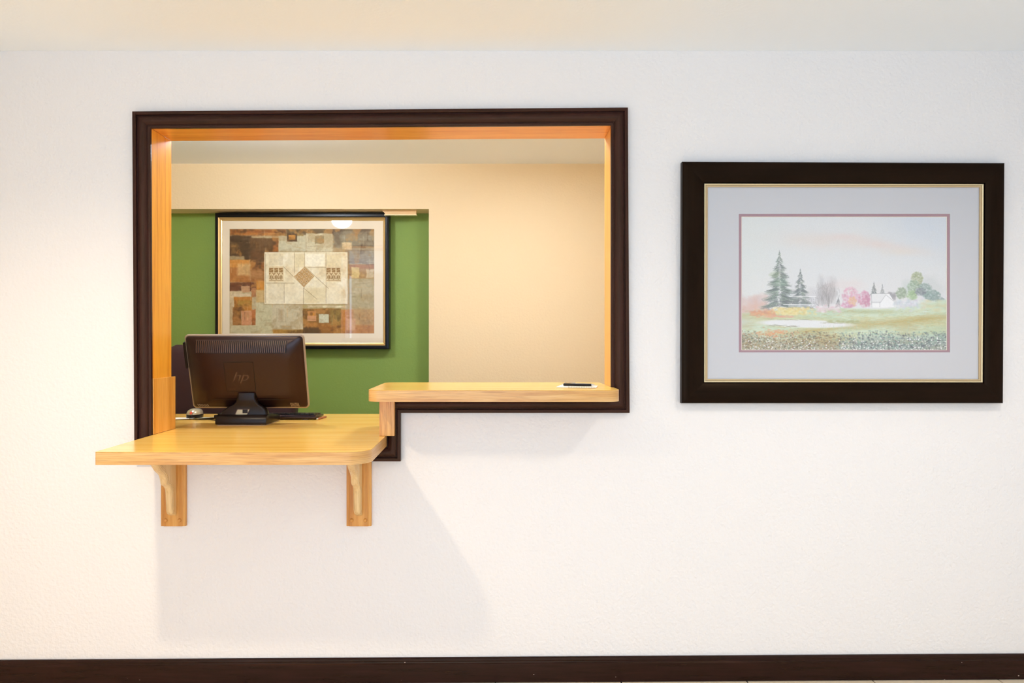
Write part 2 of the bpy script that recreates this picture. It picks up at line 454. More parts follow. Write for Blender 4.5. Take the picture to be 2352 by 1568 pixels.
    # right trees
    for (cx, cy, rx, ry, n, col) in [(1756, 885, 55, 62, 200, (160, 180, 154)), (1925, 730, 62, 70, 200, (168, 180, 140)), (1890, 830, 70, 80, 220, (158, 184, 158)), (1870, 910, 60, 50, 160, (166, 198, 150)),
                                     (2010, 850, 80, 70, 240, (148, 172, 166)), (2080, 910, 90, 55, 240, (142, 168, 164)), (1960, 870, 60, 40, 120, (140, 150, 158)), (2150, 950, 60, 25, 80, (150, 172, 170))]:
        for k in range(n):
            a = R.uniform(0, 6.28); r = math.sqrt(R.random()); j = R.normal(0, 16)
            c.ell(cx + rx * r * math.cos(a), cy + ry * r * math.sin(a), R.uniform(5, 13), R.uniform(5, 11), [v + j for v in col], .42, .8)
    # meadow
    hor = 1045 - np.clip((X - 1500) / 740, 0, 1) ** 1.3 * 95 + 40 * np.clip((900 - X) / 840, 0, 1)
    mead = np.clip((Y - hor + (n1 - .5) * 40) / 25, 0, 1)
    c.blend(mead, (205, 222, 196))
    band = fbm(c.H, c.W, 13, 3, R, 4); band2 = fbm(c.H, c.W, 16, 5, R, 4); band3 = fbm(c.H, c.W, 9, 4, R, 4)
    c.blend(mead * np.clip((band - .47) * 5, 0, 1) * .7, (206, 200, 138))
    c.blend(mead * np.clip((band2 - .55) * 5, 0, 1) * .6, (190, 174, 112))
    c.blend(mead * np.clip((band3 - .55) * 6, 0, 1) * .5, (184, 216, 190))
    c.blend(np.clip(1 - np.abs((Y - 1275 + (X - 900) * .10) / 55), 0, 1) * np.clip((X - 450) / 300, 0, 1) * (.35 + .9 * n2), (196, 176, 108))
    c.blend(np.clip(1 - np.abs((Y - 1085) / 30), 0, 1) * np.exp(-((X - 1400) / 330) ** 2) * .6, (164, 176, 120))
    for k in range(2600):                       # short meadow strokes
        x = R.uniform(60, 2245); y = R.uniform(1060, 1330)
        col = [(188, 212, 168), (208, 206, 140), (176, 184, 120), (200, 178, 112), (222, 228, 190), (168, 196, 168)][R.integers(6)]
        L = R.uniform(10, 60)
        c.line(x, y, x + L, y - L * .06 + R.normal(0, 3), R.uniform(1.5, 4), col, R.uniform(.12, .38))
    # bushes by the pond
    for k in range(260):
        c.ell(R.normal(600, 115), R.uniform(1040, 1115), R.uniform(8, 22), R.uniform(6, 14), [(238, 222, 146), (232, 214, 128), (226, 198, 120), (244, 230, 176)][k % 4], .4, .8)
    for k in range(120):
        c.ell(R.uniform(160, 420), R.normal(1100, 16), R.uniform(10, 26), R.uniform(6, 14), [(230, 160, 116), (236, 176, 128), (216, 146, 120)][k % 3], .36, .8)
    for k in range(40): c.ell(R.uniform(300, 620), R.normal(1135, 7), 22, 7, (232, 166, 140), .35, .8)
    for k in range(90): c.ell(R.uniform(860, 1110), R.normal(1050, 22), R.uniform(10, 24), R.uniform(8, 16), [(226, 204, 210), (222, 190, 200), (234, 228, 230)][k % 3], .35, .8)
    for k in range(120): c.ell(R.uniform(1680, 2010), R.normal(1000, 26), R.uniform(10, 22), R.uniform(8, 16), [(222, 228, 236), (206, 204, 218), (190, 206, 214)][k % 3], .4, .8)
    for k in range(22): c.line(1400 + k * 14, 1040, 1400 + k * 14, 1012, 2.0, (240, 242, 244), .8)
    for k in range(60): c.ell(R.uniform(1950, 2240), R.uniform(960, 1090), 30, 16, [(206, 226, 196), (216, 212, 164)][k % 2], .35, .9)
    # pond
    pond = np.clip(1.15 - ((X - 760) / 520) ** 2 - ((Y - 1212 - (X - 760) * .03) / 42) ** 2 + (n2 - .5) * .6, 0, .6) * 1.6
    c.blend(pond, (229, 231, 234))
    c.blend(np.clip((380 - X) / 300, 0, 1) * np.clip(1 - np.abs(Y - 1190) / 80, 0, 1) * .7, (206, 224, 222))
    for (x0, x1, y) in [(310, 760, 1168), (310, 470, 1230), (520, 620, 1238), (880, 1300, 1203)]:
        for k in range(14):
            a = R.uniform(x0, x1); c.line(a, y + R.normal(0, 4), a + R.uniform(30, 90), y + R.normal(0, 4), 2.4, (150, 150, 120), .35)
    for k in range(50): c.ell(R.uniform(980, 1300), R.normal(1188, 9), 20, 7, (176, 182, 128), .45, .8)
    # foreground flower bed
    edge = 1290 + 30 * np.sin(X / 240) + (n1 - .5) * 60 + 70 * np.exp(-((X - 1150) / 260) ** 2)
    fore = np.clip((Y - edge) / 110, 0, 1)
    side = np.clip((X - 1050) / 300, 0, 1)
    c.blend(fore * (1 - side) * .6, (166, 146, 114)); c.blend(fore * side * .65, (138, 152, 150))
    for k in range(2600):
        x = R.uniform(60, 2245); y = R.uniform(1285, 1500)
        e = 1290 + 30 * math.sin(x / 240) + 70 * math.exp(-((x - 1150) / 260) ** 2)
        if y < e - 25 or R.random() > (y - e + 45) / 90: continue
        if x < 1100: col = [(126, 106, 86), (160, 124, 92), (112, 112, 96), (178, 150, 100), (150, 170, 150)][R.integers(5)]
        else: col = [(104, 114, 118), (120, 132, 138), (96, 92, 100), (126, 168, 156), (150, 176, 164)][R.integers(5)]
        c.ell(x, y, R.uniform(4, 13), R.uniform(3, 9), col, R.uniform(.35, .75), .7)
    for k in range(150): c.ell(R.normal(420, 90), R.normal(1310, 18), 13, 8, [(232, 170, 116), (236, 150, 110), (222, 190, 130)][k % 3], .4, .8)
    for k in range(520):
        x = R.uniform(80, 2235); y = 1335 + 160 * math.sqrt(R.random())
        if 850 < x < 1120 and R.random() < .7: continue
        s = R.uniform(3.5, 8)
        c.ell(x, y, s, s * .75, (238, 238, 238), R.uniform(.6, .95), .6)
    for k in range(300):
        x = R.uniform(900, 2240); y = R.uniform(1240, 1330)
        c.line(x, y, x + R.normal(0, 6), y - R.uniform(8, 26), 1.8, (176, 204, 176), .4)
    lum = c.a.mean(axis=2, keepdims=True)
    c.a = (lum + (c.a - lum) * .82) * .94 + .06 * np.array([.89, .89, .9])
    g = (R.random((c.H, c.W)) - .5) * .022
    c.a = np.clip(c.a + g[..., None], 0, 1)
    return c.a

def paint_abstract():
    c = Canvas(400, 290, 528, 250, 1810, 1176, (190, 176, 140), 11)
    R = c.rng; X, Y = c.X, c.Y
    r = c.rect
    for q in [  # x0 y0 x1 y1 colour alpha soft
        (528, 250, 1030, 310, (148, 84, 34), 1, 30), (560, 285, 960, 305, (206, 130, 50), .8, 18), (1030, 250, 1810, 300, (92, 70, 40), 1, 20),
        (528, 312, 720, 560, (64, 38, 22), 1, 14), (710, 330, 960, 520, (96, 62, 30), 1, 14), (540, 370, 610, 470, (128, 92, 46), .8, 24), (528, 490, 660, 525, (196, 178, 132), .7, 12),
        (910, 330, 962, 450, (188, 104, 34), .7, 20), (715, 440, 850, 560, (92, 52, 24), .9, 12),
        (962, 310, 1200, 460, (202, 196, 164), 1, 10), (1205, 290, 1440, 460, (212, 204, 170), 1, 10), (1010, 290, 1180, 312, (150, 120, 66), .8, 8),
        (1440, 270, 1810, 420, (136, 126, 104), 1, 20), (1500, 310, 1810, 350, (150, 144, 124), .7, 18), (1570, 430, 1806, 560, (158, 146, 122), 1, 10), (1440, 420, 1570, 470, (170, 152, 120), 1, 14),
        (1280, 310, 1362, 382, (150, 132, 96), 1, 8), (1520, 370, 1606, 430, (224, 202, 158), 1, 10),
        (528, 522, 712, 600, (206, 140, 62), 1, 12), (528, 590, 712, 722, (170, 108, 52), 1, 14), (600, 560, 712, 660, (218, 180, 124), .8, 24), (712, 545, 840, 720, (140, 82, 36), 1, 12), (700, 600, 830, 690, (196, 150, 96), .5, 30),
        (528, 722, 770, 800, (104, 56, 36), 1, 8), (630, 752, 706, 810, (192, 146, 108), 1, 6), (765, 710, 842, 800, (206, 136, 46), 1, 8), (720, 770, 765, 850, (176, 120, 78), 1, 8),
        (528, 800, 640, 880, (208, 188, 148), 1, 14), (540, 820, 720, 850, (218, 200, 166), .9, 10), (565, 850, 724, 975, (188, 120, 46), 1, 8), (765, 790, 850, 900, (206, 176, 120), 1, 14), (600, 880, 720, 930, (152, 124, 48), .7, 20),
        (528, 880, 566, 1110, (206, 186, 150), 1, 6), (556, 940, 634, 1100, (168, 112, 58), 1, 6), (634, 970, 724, 1100, (208, 146, 104), 1, 5), (724, 960, 760, 1100, (186, 112, 62), 1, 6),
        (528, 1100, 760, 1176, (200, 190, 152), 1, 8), (760, 900, 910, 1176, (204, 198, 160), 1, 10), (905, 905, 1176, 1140, (206, 196, 164), 1, 8), (960, 960, 1000, 1060, (160, 130, 96), .5, 20), (980, 1100, 1080, 1140, (150, 122, 84), .5, 20),
        (910, 1136, 1180, 1176, (174, 128, 54), 1, 10), (1176, 950, 1512, 1176, (128, 88, 36), 1, 8), (1176, 915, 1566, 950, (178, 168, 120), 1, 8), (1220, 925, 1560, 945, (244, 238, 206), .9, 8), (1200, 1080, 1512, 1170, (156, 96, 34), .7, 30),
        (1420, 960, 1510, 1100, (148, 130, 60), .6, 20), (1575, 560, 1806, 690, (190, 150, 92), 1, 8), (1590, 565, 1800, 600, (206, 132, 62), .8, 10), (1605, 590, 1672, 680, (216, 190, 124), 1, 8), (1735, 610, 1800, 680, (206, 186, 146), 1, 8),
        (1570, 690, 1806, 980, (178, 164, 124), 1, 6), (1620, 700, 1790, 820, (196, 184, 150), .6, 40), (1512, 960, 1806, 1176, (190, 130, 76), 1, 8), (1620, 950, 1806, 1100, (188, 158, 104), .8, 30), (1560, 1040, 1640, 1140, (206, 156, 112), .9, 8), (1640, 1100, 1800, 1176, (178, 116, 50), .7, 20)]:
        r(q[0], q[1], q[2], q[3], q[4], q[5], q[6], 14)
    for (x0, y0, x1, y1, a, b) in [(1035, 290, 1125, 362, (66, 40, 20), (206, 138, 50)), (1215, 975, 1292, 1060, (190, 130, 70), (206, 140, 50)), (1315, 1000, 1405, 1078, (206, 206, 176), (212, 212, 184))]:
        r(x0, y0, x1, y1, a, 1, 6, 6); r(x0 + 14, y0 + 14, x1 - 14, y1 - 14, b, 1, 5, 5)
    r(1215, 1015, 1292, 1062, (206, 150, 106), 1, 5); c.ell(1250, 1000, 14, 14, (90, 50, 30), .6, .8)
    # brushed streaks
    for k in range(520):
        x = R.uniform(528, 1810); y = R.uniform(250, 1176); h = R.random() < .5; L = R.uniform(20, 90)
        j = (np.clip((x - 528) / 1282, 0, 1), )
        col = [(236, 220, 180), (90, 56, 26), (210, 150, 70), (190, 180, 150)][R.integers(4)]
        c.line(x, y, x + (L if h else R.normal(0, 3)), y + (R.normal(0, 3) if h else L), R.uniform(2, 6), col, R.uniform(.05, .2))
    f1 = fbm(c.H, c.W, 9, 12, R); f2 = fbm(c.H, c.W, 12, 16, R)
    c.blend(np.clip((f1 - .52) * 5, 0, .75) * np.clip((.62 - c.a.mean(axis=2)) * 4, 0, 1), (58, 34, 18))
    c.blend(np.clip((f2 - .55) * 5, 0, .6) * np.clip((.66 - c.a.mean(axis=2)) * 4, 0, 1), (196, 138, 66))
    c.blend(np.clip((f2 - .5) * 4, 0, .5) * np.clip((c.a.mean(axis=2) - .5) * 4, 0, 1), (166, 140, 98))
    # pale centre panel
    r(828, 450, 1578, 920, (150, 112, 66), .4, 14)
    r(836, 456, 1570, 912, (240, 230, 198), 1, 4, 3)
    f = fbm(c.H, c.W, 10, 14, R); m = ((X > 846) & (X < 1560) & (Y > 466) & (Y < 902))
    c.blend(m * np.clip((f - .5) * 4, 0, .8), (224, 206, 164)); c.blend(m * np.clip((.45 - f) * 5, 0, .7), (250, 244, 222))
    for q in [(876, 468, 1000, 572, (222, 208, 172), .6, 6), (1100, 470, 1190, 590, (230, 216, 172), .8, 6), (1195, 470, 1370, 580, (252, 246, 222), .9, 8), (1386, 480, 1514, 580, (232, 216, 172), .7, 6),
              (900, 735, 942, 812, (250, 242, 216), .9, 10), (870, 730, 1004, 900, (224, 210, 174), .4, 10), (1010, 740, 1176, 900, (246, 236, 206), .6, 8), (1190, 770, 1376, 900, (226, 212, 168), .6, 10), (1386, 740, 1514, 900, (244, 232, 200), .6, 6)]:
        r(*q[:4], q[4], q[5], q[6])
    for a in [(1100, 460, 1100, 640), (1190, 460, 1190, 580), (1380, 460, 1380, 905), (1180, 770, 1180, 912), (846, 728, 1100, 728), (1000, 580, 1190, 768), (1190, 580, 1400, 775), (1180, 770, 1300, 870), (1010, 730, 1010, 900), (1220, 590, 1380, 590), (846, 470, 846, 900)]:
        c.line(*a, 2.0, (160, 136, 96), .8)
    # the two small relief panels: fleur shapes on brown
    for x0 in (878, 1384):
        r(x0 - 4, 578, x0 + 128, 716, (230, 212, 170), 1, 4); r(x0, 594, x0 + 122, 692, (150, 112, 66), 1, 3)
        for k in range(3):
            cx = x0 + 20 + k * 42
            c.ell(cx, 670, 19, 30, (232, 214, 172), 1, .25); c.ell(cx, 674, 13, 22, (140, 104, 58), 1, .3); c.line(cx, 640, cx, 690, 3.0, (226, 206, 160), .9)
            c.line(cx - 12, 664, cx, 650, 2.4, (226, 206, 160), .8); c.line(cx + 12, 664, cx, 650, 2.4, (226, 206, 160), .8)
            c.line(cx - 18, 634, cx + 18, 634, 3.0, (228, 208, 164), .9); c.line(cx + 21, 600, cx + 21, 640, 5.0, (230, 212, 170), .9)
            c.line(cx - 14, 618, cx + 14, 606, 2.4, (222, 200, 150), .7)
        r(x0, 700, x0 + 124, 707, (150, 112, 70), .7, 3)
    # the tilted square of rosettes
    c.poly([(1190, 585), (1276, 668), (1184, 766), (1098, 668)], (176, 130, 76))
    u = np.array([(1276 - 1190), (668 - 585)]) / 4.0; v = np.array([(1098 - 1190), (668 - 585) + 7]) / 4.0
    for i in range(4):
        for j in range(4):
            p = np.array([1190, 585]) + u * (i + .5) + v * (j + .5)
            c.ell(p[0], p[1], 10, 10, (230, 210, 164), .95, .3); c.ell(p[0], p[1], 5.5, 5.5, (140, 96, 50), .95, .4)
    for i in range(5):
        p = np.array([1190, 585]) + u * i; q = p + v * 4; c.line(p[0], p[1], q[0], q[1], 1.8, (214, 184, 132), .8)
        p = np.array([1190, 585]) + v * i; q = p + u * 4; c.line(p[0], p[1], q[0], q[1], 1.8, (214, 184, 132), .8)
    g = fbm(c.H, c.W, 60, 80, R, 2) - .5
    c.a = np.clip(c.a + g[..., None] * .10, 0, 1)
    return c.a
# ---------------------------------------------------------------- the lobby and the office behind it
WT = .16                                   # thickness of the lobby wall
OX0, OX1, OZ1 = -1.276, .438, 2.044        # rough opening in the wall
STEP_X, Z_HI, Z_LO = -.392, 1.036, .862    # low sill on the left, raised sill on the right
FLOOR = .005
TH = .10
def structure(o, label, cat): return tag(o, label, cat, kind='structure')
def boxes(name, bl, mat):
    v, f = join([box_vf(*b) for b in bl]); return obj(name, v, f, mat)
structure(boxes('wall_front', [(ROOM_L - TH, OX0, 0, WT, -.1, CEIL + TH), (OX1, ROOM_R + TH, 0, WT, -.1, CEIL + TH), (OX0, OX1, 0, WT, OZ1, CEIL + TH),
          (OX0, STEP_X, 0, WT, -.1, Z_LO), (STEP_X, OX1, 0, WT, -.1, Z_HI)], M['wall']), 'textured off-white lobby wall around the service window', 'wall')
structure(boxes('wall_left', [(ROOM_L - TH, ROOM_L, -2.7, 0, -.1, CEIL + TH), (ROOM_L - TH, ROOM_L, ROOM_B - TH, -4.5, -.1, CEIL + TH), (ROOM_L - TH, ROOM_L, -4.5, -2.7, 2.2, CEIL + TH), (ROOM_L - TH, ROOM_L, -4.5, -2.7, -.1, .3)], M['wall_warm_bounce']),
          'side wall at the left end of the lobby, tinted cream for warm bounce', 'wall')
structure(box('wall_right', ROOM_R, ROOM_R + TH, ROOM_B - TH, 0, -.1, CEIL + TH, M['wall']), 'off-white side wall at the right end of the lobby', 'wall')
WX0, WX1 = -1.45, .85
structure(boxes('wall_rear', [(ROOM_L, WX0, ROOM_B - TH, ROOM_B, -.1, CEIL + TH), (WX1, ROOM_R, ROOM_B - TH, ROOM_B, -.1, CEIL + TH), (WX0, WX1, ROOM_B - TH, ROOM_B, 2.15, CEIL + TH), (WX0, WX1, ROOM_B - TH, ROOM_B, -.1, .45)], M['wall']),
          'off-white rear wall of the lobby with a wide added window', 'wall')
structure(box('ceiling_lobby', ROOM_L, ROOM_R, ROOM_B, 0, CEIL, CEIL + TH, M['ceiling']), 'smooth white lobby ceiling above the service window', 'ceiling')
# frames and panes of the two added windows behind the fill lights
RB, RL = ROOM_B, ROOM_L
for nm, lab, fr, pane in (('added_window_1', 'wide added window, out of view, behind the fill light opposite the counter', [(WX0, WX1, RB - .09, RB - .04, .45, .50), (WX0, WX1, RB - .09, RB - .04, 2.10, 2.15), (WX0, WX0 + .05, RB - .09, RB - .04, .5, 2.1), (WX1 - .05, WX1, RB - .09, RB - .04, .5, 2.1)], (WX0 + .05, WX1 - .05, RB - .07, RB - .065, .5, 2.1)),
                          ('added_window_2', 'added window, out of view, behind the fill light in the left side wall', [(RL - .09, RL - .04, -4.5, -2.7, .3, .35), (RL - .09, RL - .04, -4.5, -2.7, 2.15, 2.2), (RL - .09, RL - .04, -4.5, -4.45, .35, 2.15), (RL - .09, RL - .04, -2.75, -2.7, .35, 2.15)], (RL - .07, RL - .065, -4.45, -2.75, .35, 2.15))):
    v, f = join([box_vf(*b) for b in fr]); w = structure(obj(nm, v, f, M['white_metal']), lab, 'window')
    box('pane', *pane, M['window_glass'], w)

# floor: the wall meets it slightly lower on the left; a few tiles along the baseboard
def floor_z(x): return FLOOR + .0062 * x
v = [(ROOM_L, 0, floor_z(ROOM_L) - .006), (ROOM_R, 0, floor_z(ROOM_R) - .006), (ROOM_R, ROOM_B, floor_z(ROOM_R) - .006), (ROOM_L, ROOM_B, floor_z(ROOM_L) - .006)]
v += [(a, b, -.1) for a, b, c in v]
floor = structure(obj('floor', v, [(0, 1, 2, 3), (7, 6, 5, 4), (0, 4, 5, 1), (1, 5, 6, 2), (2, 6, 7, 3), (3, 7, 4, 0)], M['grout']), 'tan tiled lobby floor along the dark baseboard', 'floor')
TS = .4556
for j in range(11):
    for i in range(-5, 5):
        x0 = max(ROOM_L, i * TS + .0025 - .003); x1 = min(ROOM_R, (i + 1) * TS - .0025 - .003)
        y1 = -.012 - j * TS; y0 = max(ROOM_B + .005, y1 - TS + .005)
        if x1 - x0 < .05 or y1 - y0 < .05: continue
        zs = [floor_z(x) for x in (x0, x1, x1, x0)]
        vv = [(x, y, z - .0058) for (x, y), z in zip(((x0, y0), (x1, y0), (x1, y1), (x0, y1)), zs)] + [(x, y, z) for (x, y), z in zip(((x0, y0), (x1, y0), (x1, y1), (x0, y1)), zs)]
        obj('floor_tile', vv, box_vf(0, 1, 0, 1, 0, 1)[1], M['tile'], floor)

# baseboard with a moulded cap
def bb_ring(x):
    z = floor_z(x)
    prof = [(0, .002), (-.016, .002), (-.016, .066), (-.0155, .069), (-.012, .072), (-.011, .076), (-.012, .080), (-.009, .086), (-.004, .089), (0, .089)]
    return [(x, y - .0005, z + h) for y, h in prof]
structure(obj('baseboard_front', *loft([bb_ring(ROOM_L), bb_ring(ROOM_R)]), M['baseboard'], smooth=True, ang=25), 'dark brown moulded baseboard with small paint chips along the floor', 'baseboard')

# office behind the window
OB = 4.328 - D0; ON = 4.475 - D0; NX = (985 - VX) * 4.328 / F; NZ = CAMZ + (VY - 480) * 4.328 / F
OL, OR = -2.5, 1.7
structure(boxes('wall_office_back', [(NX, OR, OB, ON + TH, 0, CEIL + TH), (OL, NX, OB, ON + TH, NZ, CEIL + TH)], M['tan']), 'warm tan office wall and soffit beside the green recess', 'wall')
structure(box('wall_office_recess', OL, NX, ON, ON + TH, 0, NZ, M['green']), 'olive green wall at the back of the office recess', 'wall')
structure(box('wall_office_left', OL - TH, OL, WT, ON + TH, 0, CEIL + TH, M['tan']), 'warm tan side wall at the left of the office', 'wall')
structure(box('wall_office_right', OR, OR + TH, WT, ON + TH, 0, CEIL + TH, M['tan']), 'warm tan side wall at the right of the office', 'wall')
structure(box('ceiling_office', OL, OR, WT, OB, CEIL, CEIL + TH, M['office_ceiling']), 'cream office ceiling seen through the service window', 'ceiling')
structure(box('floor_office', OL, OR, WT, ON, -.1, 0, M['bounce_floor']), 'hidden office floor behind the service counter, whitened to bounce light', 'floor')
# thin tan skin on the office side of the lobby wall
structure(boxes('wall_office_front', [(OL, OX0, WT, WT + .006, 0, CEIL), (OX1, OR, WT, WT + .006, 0, CEIL), (OX0, OX1, WT, WT + .006, OZ1, CEIL), (OX0, STEP_X, WT, WT + .006, 0, Z_LO - .002), (STEP_X, OX1, WT, WT + .006, 0, Z_HI - .002)], M['tan']), 'warm tan office face of the wall around the service window', 'wall')

# ---------------------------------------------------------------- dark casing round the service window
def mitre_boards(name, inner, outer, prof, y, mats, parent):
    """boards round a loop; prof = [(t 0 inner..1 outer, height in front of y)], mats by board index"""
    n = len(inner); out = []
    for i in range(n):
        j = (i + 1) % n; rings = []
        for a in (i, j):
            rings.append([(inner[a][0] + (outer[a][0] - inner[a][0]) * t, y - h, inner[a][1] + (outer[a][1] - inner[a][1]) * t) for t, h in prof])
        out.append(obj(name, *loft(rings), mats[i], parent, smooth=True, ang=28))
    return out
def xz(px, py, d): w = WP(px, py, d); return (w[0], w[2])
casing = empty('trim_1', (0, 0, .86))
structure(casing, 'glossy dark brown moulded casing framing the stepped service window', 'casing')
oc = [xz(*p, 2.632) for p in ((304, 256), (1442, 247), (1446, 948), (920, 948), (920, 1059), (309, 1059))]
ic = [xz(*p, 2.632) for p in ((343, 293), (1404, 286), (1404, 908), (881, 908), (881, 1020), (346, 1020))]
cas_prof = [(0, 0), (0, .0085), (.03, .0105), (.12, .0115), (.17, .0105), (.185, .0085), (.21, .0085), (.235, .0105), (.31, .0135), (.40, .0165), (.48, .0182), (.56, .0182), (.63, .0170), (.70, .0150), (.745, .0138), (.76, .0120), (.785, .0120), (.80, .0175), (.83, .0195), (.94, .0200), (1.0, .0190), (1.0, 0)]
X_, Z_ = M['casing_x'], M['casing_z']
mitre_boards('casing_board', ic, oc, cas_prof, -.0003, [X_, Z_, X_, Z_, X_, Z_], casing)

# honey oak lining of the opening
lining = empty('trim_2', (0, .08, .90))
structure(lining, 'honey oak boards lining the inside of the service window', 'lining')
LX, RX, TZ = -1.2565, .4185, 2.0245
def lin(name, v, mat): return obj(name, v, box_vf(0, 1, 0, 1, 0, 1)[1], mat, lining, bevel=.0008, segs=1)
def hexa(x0, x1, x2, x3, z0, z1, y0=-.0002, y1=WT + .002):   # x at bottom (x0,x1) and top (x2,x3)
    return [(x0, y0, z0), (x1, y0, z0), (x1, y1, z0), (x0, y1, z0), (x2, y0, z1), (x3, y0, z1), (x3, y1, z1), (x2, y1, z1)]
zL, zR = 2.0165, 2.0265       # the head board runs slightly uphill to the right
lin('head_board', [(OX0 + .001, -.0002, zL + .0195), (LX, -.0002, zL), (LX, WT + .002, zL), (OX0 + .001, WT + .002, zL + .0195), (OX1 - .001, -.0002, zR + .0165), (RX, -.0002, zR), (RX, WT + .002, zR), (OX1 - .001, WT + .002, zR + .0165)], M['oak_head'])
lin('side_board', hexa(OX0 + .001, LX, OX0 + .001, LX, .9025, zL), M['oak_up'])
lin('side_board', hexa(RX, OX1 - .001, RX, OX1 - .001, 1.0765, zR), M['oak_up'])
box('lower_side_board', LX + .0004, LX + .0065, .0002, .183, .9025, 1.106, M['oak_board'], lining, bevel=.001)
box('sill_end_board', -.4204, STEP_X - .0005, .0005, WT + .003, .9025, 1.0355, M['oak_up'], lining, bevel=.001)
# short post that carries the left end of the raised ledge
post = box('ledge_post', (871 - VX) * 2.61 / F, (906 - VX) * 2.61 / F, -.0402, -.0206, .9025, 1.0355, M['oak_post'], None, bevel=.0012, origin=(-.393, -.03, .9025))
tag(post, 'short upright oak block under the left end of the raised ledge', 'post')

# ---------------------------------------------------------------- the two counters
def counter(name, pts, ztop, th, label):
    o = outline(pts); zc = ztop - .0016
    root = empty(name, (sum(p[0] for p in o) / len(o), -.1, ztop - th)); tag(root, label, 'counter')
    obj('top_sheet', *prism(o, zc, ztop, 'z'), M['oak_top'], root, bevel=.0005, segs=1)
    sl = obj('slab', *prism([(x, y) for x, y in o], ztop - th, zc - .0002, 'z'), M['oak_edge'], root, smooth=True, ang=40)
    run = [0.0]                                   # grain of the edge band follows the outline
    for p, q in zip(o, o[1:]): run.append(run[-1] + math.hypot(q[0] - p[0], q[1] - p[1]))
    me = sl.data; uvl = me.uv_layers.new(name='edge'); n = len(o)
    for p in me.polygons:
        if len(p.vertices) != 4: 
            for li in p.loop_indices: c = me.vertices[me.loops[li].vertex_index].co; uvl.data[li].uv = (c.x, c.y)
            continue
        ks = [me.loops[li].vertex_index for li in p.loop_indices]; wrap = (n - 1) in [k % n for k in ks] and 0 in [k % n for k in ks]
        for li, k in zip(p.loop_indices, ks):
            u = run[k % n]
            if wrap and k % n == 0: u = run[-1] + .3
            uvl.data[li].uv = (u, 0.0 if k < n else th)
    return root
LOW, HIGH = .902, 1.076
DESK_Y = .772
counter('lower_counter', [(-1.236, -.414, .008), (-.392, -.414, .075), (-.398, .002, 0), (-.4215, .004, 0), (-.4215, .19, 0), (.38, .20, 0), (.38, DESK_Y, .02), (-1.72, DESK_Y, .02), (-1.72, .20, 0), (-1.2495, .19, 0), (-1.2495, .002, 0)],
        LOW, .040, 'wide honey oak counter at the low sill, carrying the monitor')
counter('upper_ledge', [(-.441, -.176, .046), (.424, -.176, .046), (.424, -.022, .006), (.4178, -.021, 0), (.4178, .17, 0), (.4178, .302, .03), (-.449, .302, .045)],
        HIGH, .040, 'narrow honey oak ledge raised above the lower counter, with a notepad')

# carved brackets under the lower counter
def bracket(cx, cxc, label):
    root = empty('wall_bracket', (cx, 0, .572)); tag(root, label, 'bracket', 'oak brackets under the lower counter')
    hw = .045
    prof = [(-hw, 0), (-hw, -.012), (-hw + .003, -.0135), (-hw + .010, -.0135), (-hw + .012, -.016), (hw - .012, -.016), (hw - .010, -.0135), (hw - .003, -.0135), (hw, -.012), (hw, 0)]
    obj('back_plate', *prism([(cx + x, y - .0003) for x, y in prof], .572, .8618, 'z'), M['oak_bracket'], root, bevel=.0008, segs=1)
    side = [(.862, .215), (.846, .200), (.833, .184), (.821, .168), (.809, .155), (.797, .142), (.786, .126), (.776, .110), (.766, .101), (.757, .096), (.748, .093), (.739, .091), (.734, .086), (.730, .075), (.722, .064), (.710, .056), (.694, .0525), (.677, .051), (.655, .049), (.636, .047), (.626, .042), (.618, .034), (.612, .0175)]
    w2 = .0125; x = cxc
    raw = [Vector((-p, min(z, .8618))) for z, p in side]
    fine = []                                   # smooth the carved front edge
    for i in range(len(raw) - 1):
        p0, p1, p2, p3 = raw[max(i - 1, 0)], raw[i], raw[i + 1], raw[min(i + 2, len(raw) - 1)]
        for k in range(3):
            t = k / 3
            fine.append(.5 * ((2 * p1) + (p2 - p0) * t + (2 * p0 - 5 * p1 + 4 * p2 - p3) * t * t + (3 * p1 - p0 - 3 * p2 + p3) * t ** 3))
    fine.append(raw[-1])
    def offset(d):                              # the front edge moved back into the wood by d
        out = []
        for i, p in enumerate(fine):
            t = (fine[min(i + 1, len(fine) - 1)] - fine[max(i - 1, 0)]).normalized()
            q = p + Vector((-t.y, t.x)) * d     # edge runs top to bottom: inward is towards the wall
            out.append((min(q.x, -.0165), min(max(q.y, .6101), .8618)))
        return out
    rings = []
    for xx, d in ((-w2, .0045), (-w2 + .0015, .0016), (-w2 + .005, 0), (w2 - .005, 0), (w2 - .0015, .0016), (w2, .0045)):
        rings.append([(x + xx, y, z) for y, z in offset(d) + [(-.0164, .8618)]])
    cb = obj('corbel', *loft(rings), M['oak_corbel_lit'], root, smooth=True, ang=40)
    for s in (-1, 1):                           # carved beads that follow the front edge on each flank
        for d, r in ((.0085, .0016), (.0150, .0011)):
            path = [(x + s * (w2 + .0002), y, z) for y, z in offset(d) if y < -.0172 and .622 < z < .855]
            if len(path) > 4: obj('carved_bead', *tube(path[::2], r, 6), M['oak_corbel_lit'], cb, smooth=True, ang=60)
    for s in (-1, 1):
        v, f = lathe([(.0072, 0), (.0070, .002), (.0058, .0042), (.0030, .0056), (.0006, .006)], 0, 0, 14)
        obj('wood_plug', [(cx - .001 + s * .0250 + a, -.0160 - c, .594 + b) for a, b, c in v], f, M['oak_bracket'], root, smooth=True, ang=60)
    return root
bracket(-1.172, -1.1715, 'carved oak bracket under the left end of the lower counter')
bracket(-.4985, -.4985, 'carved oak bracket under the right corner of the lower counter')

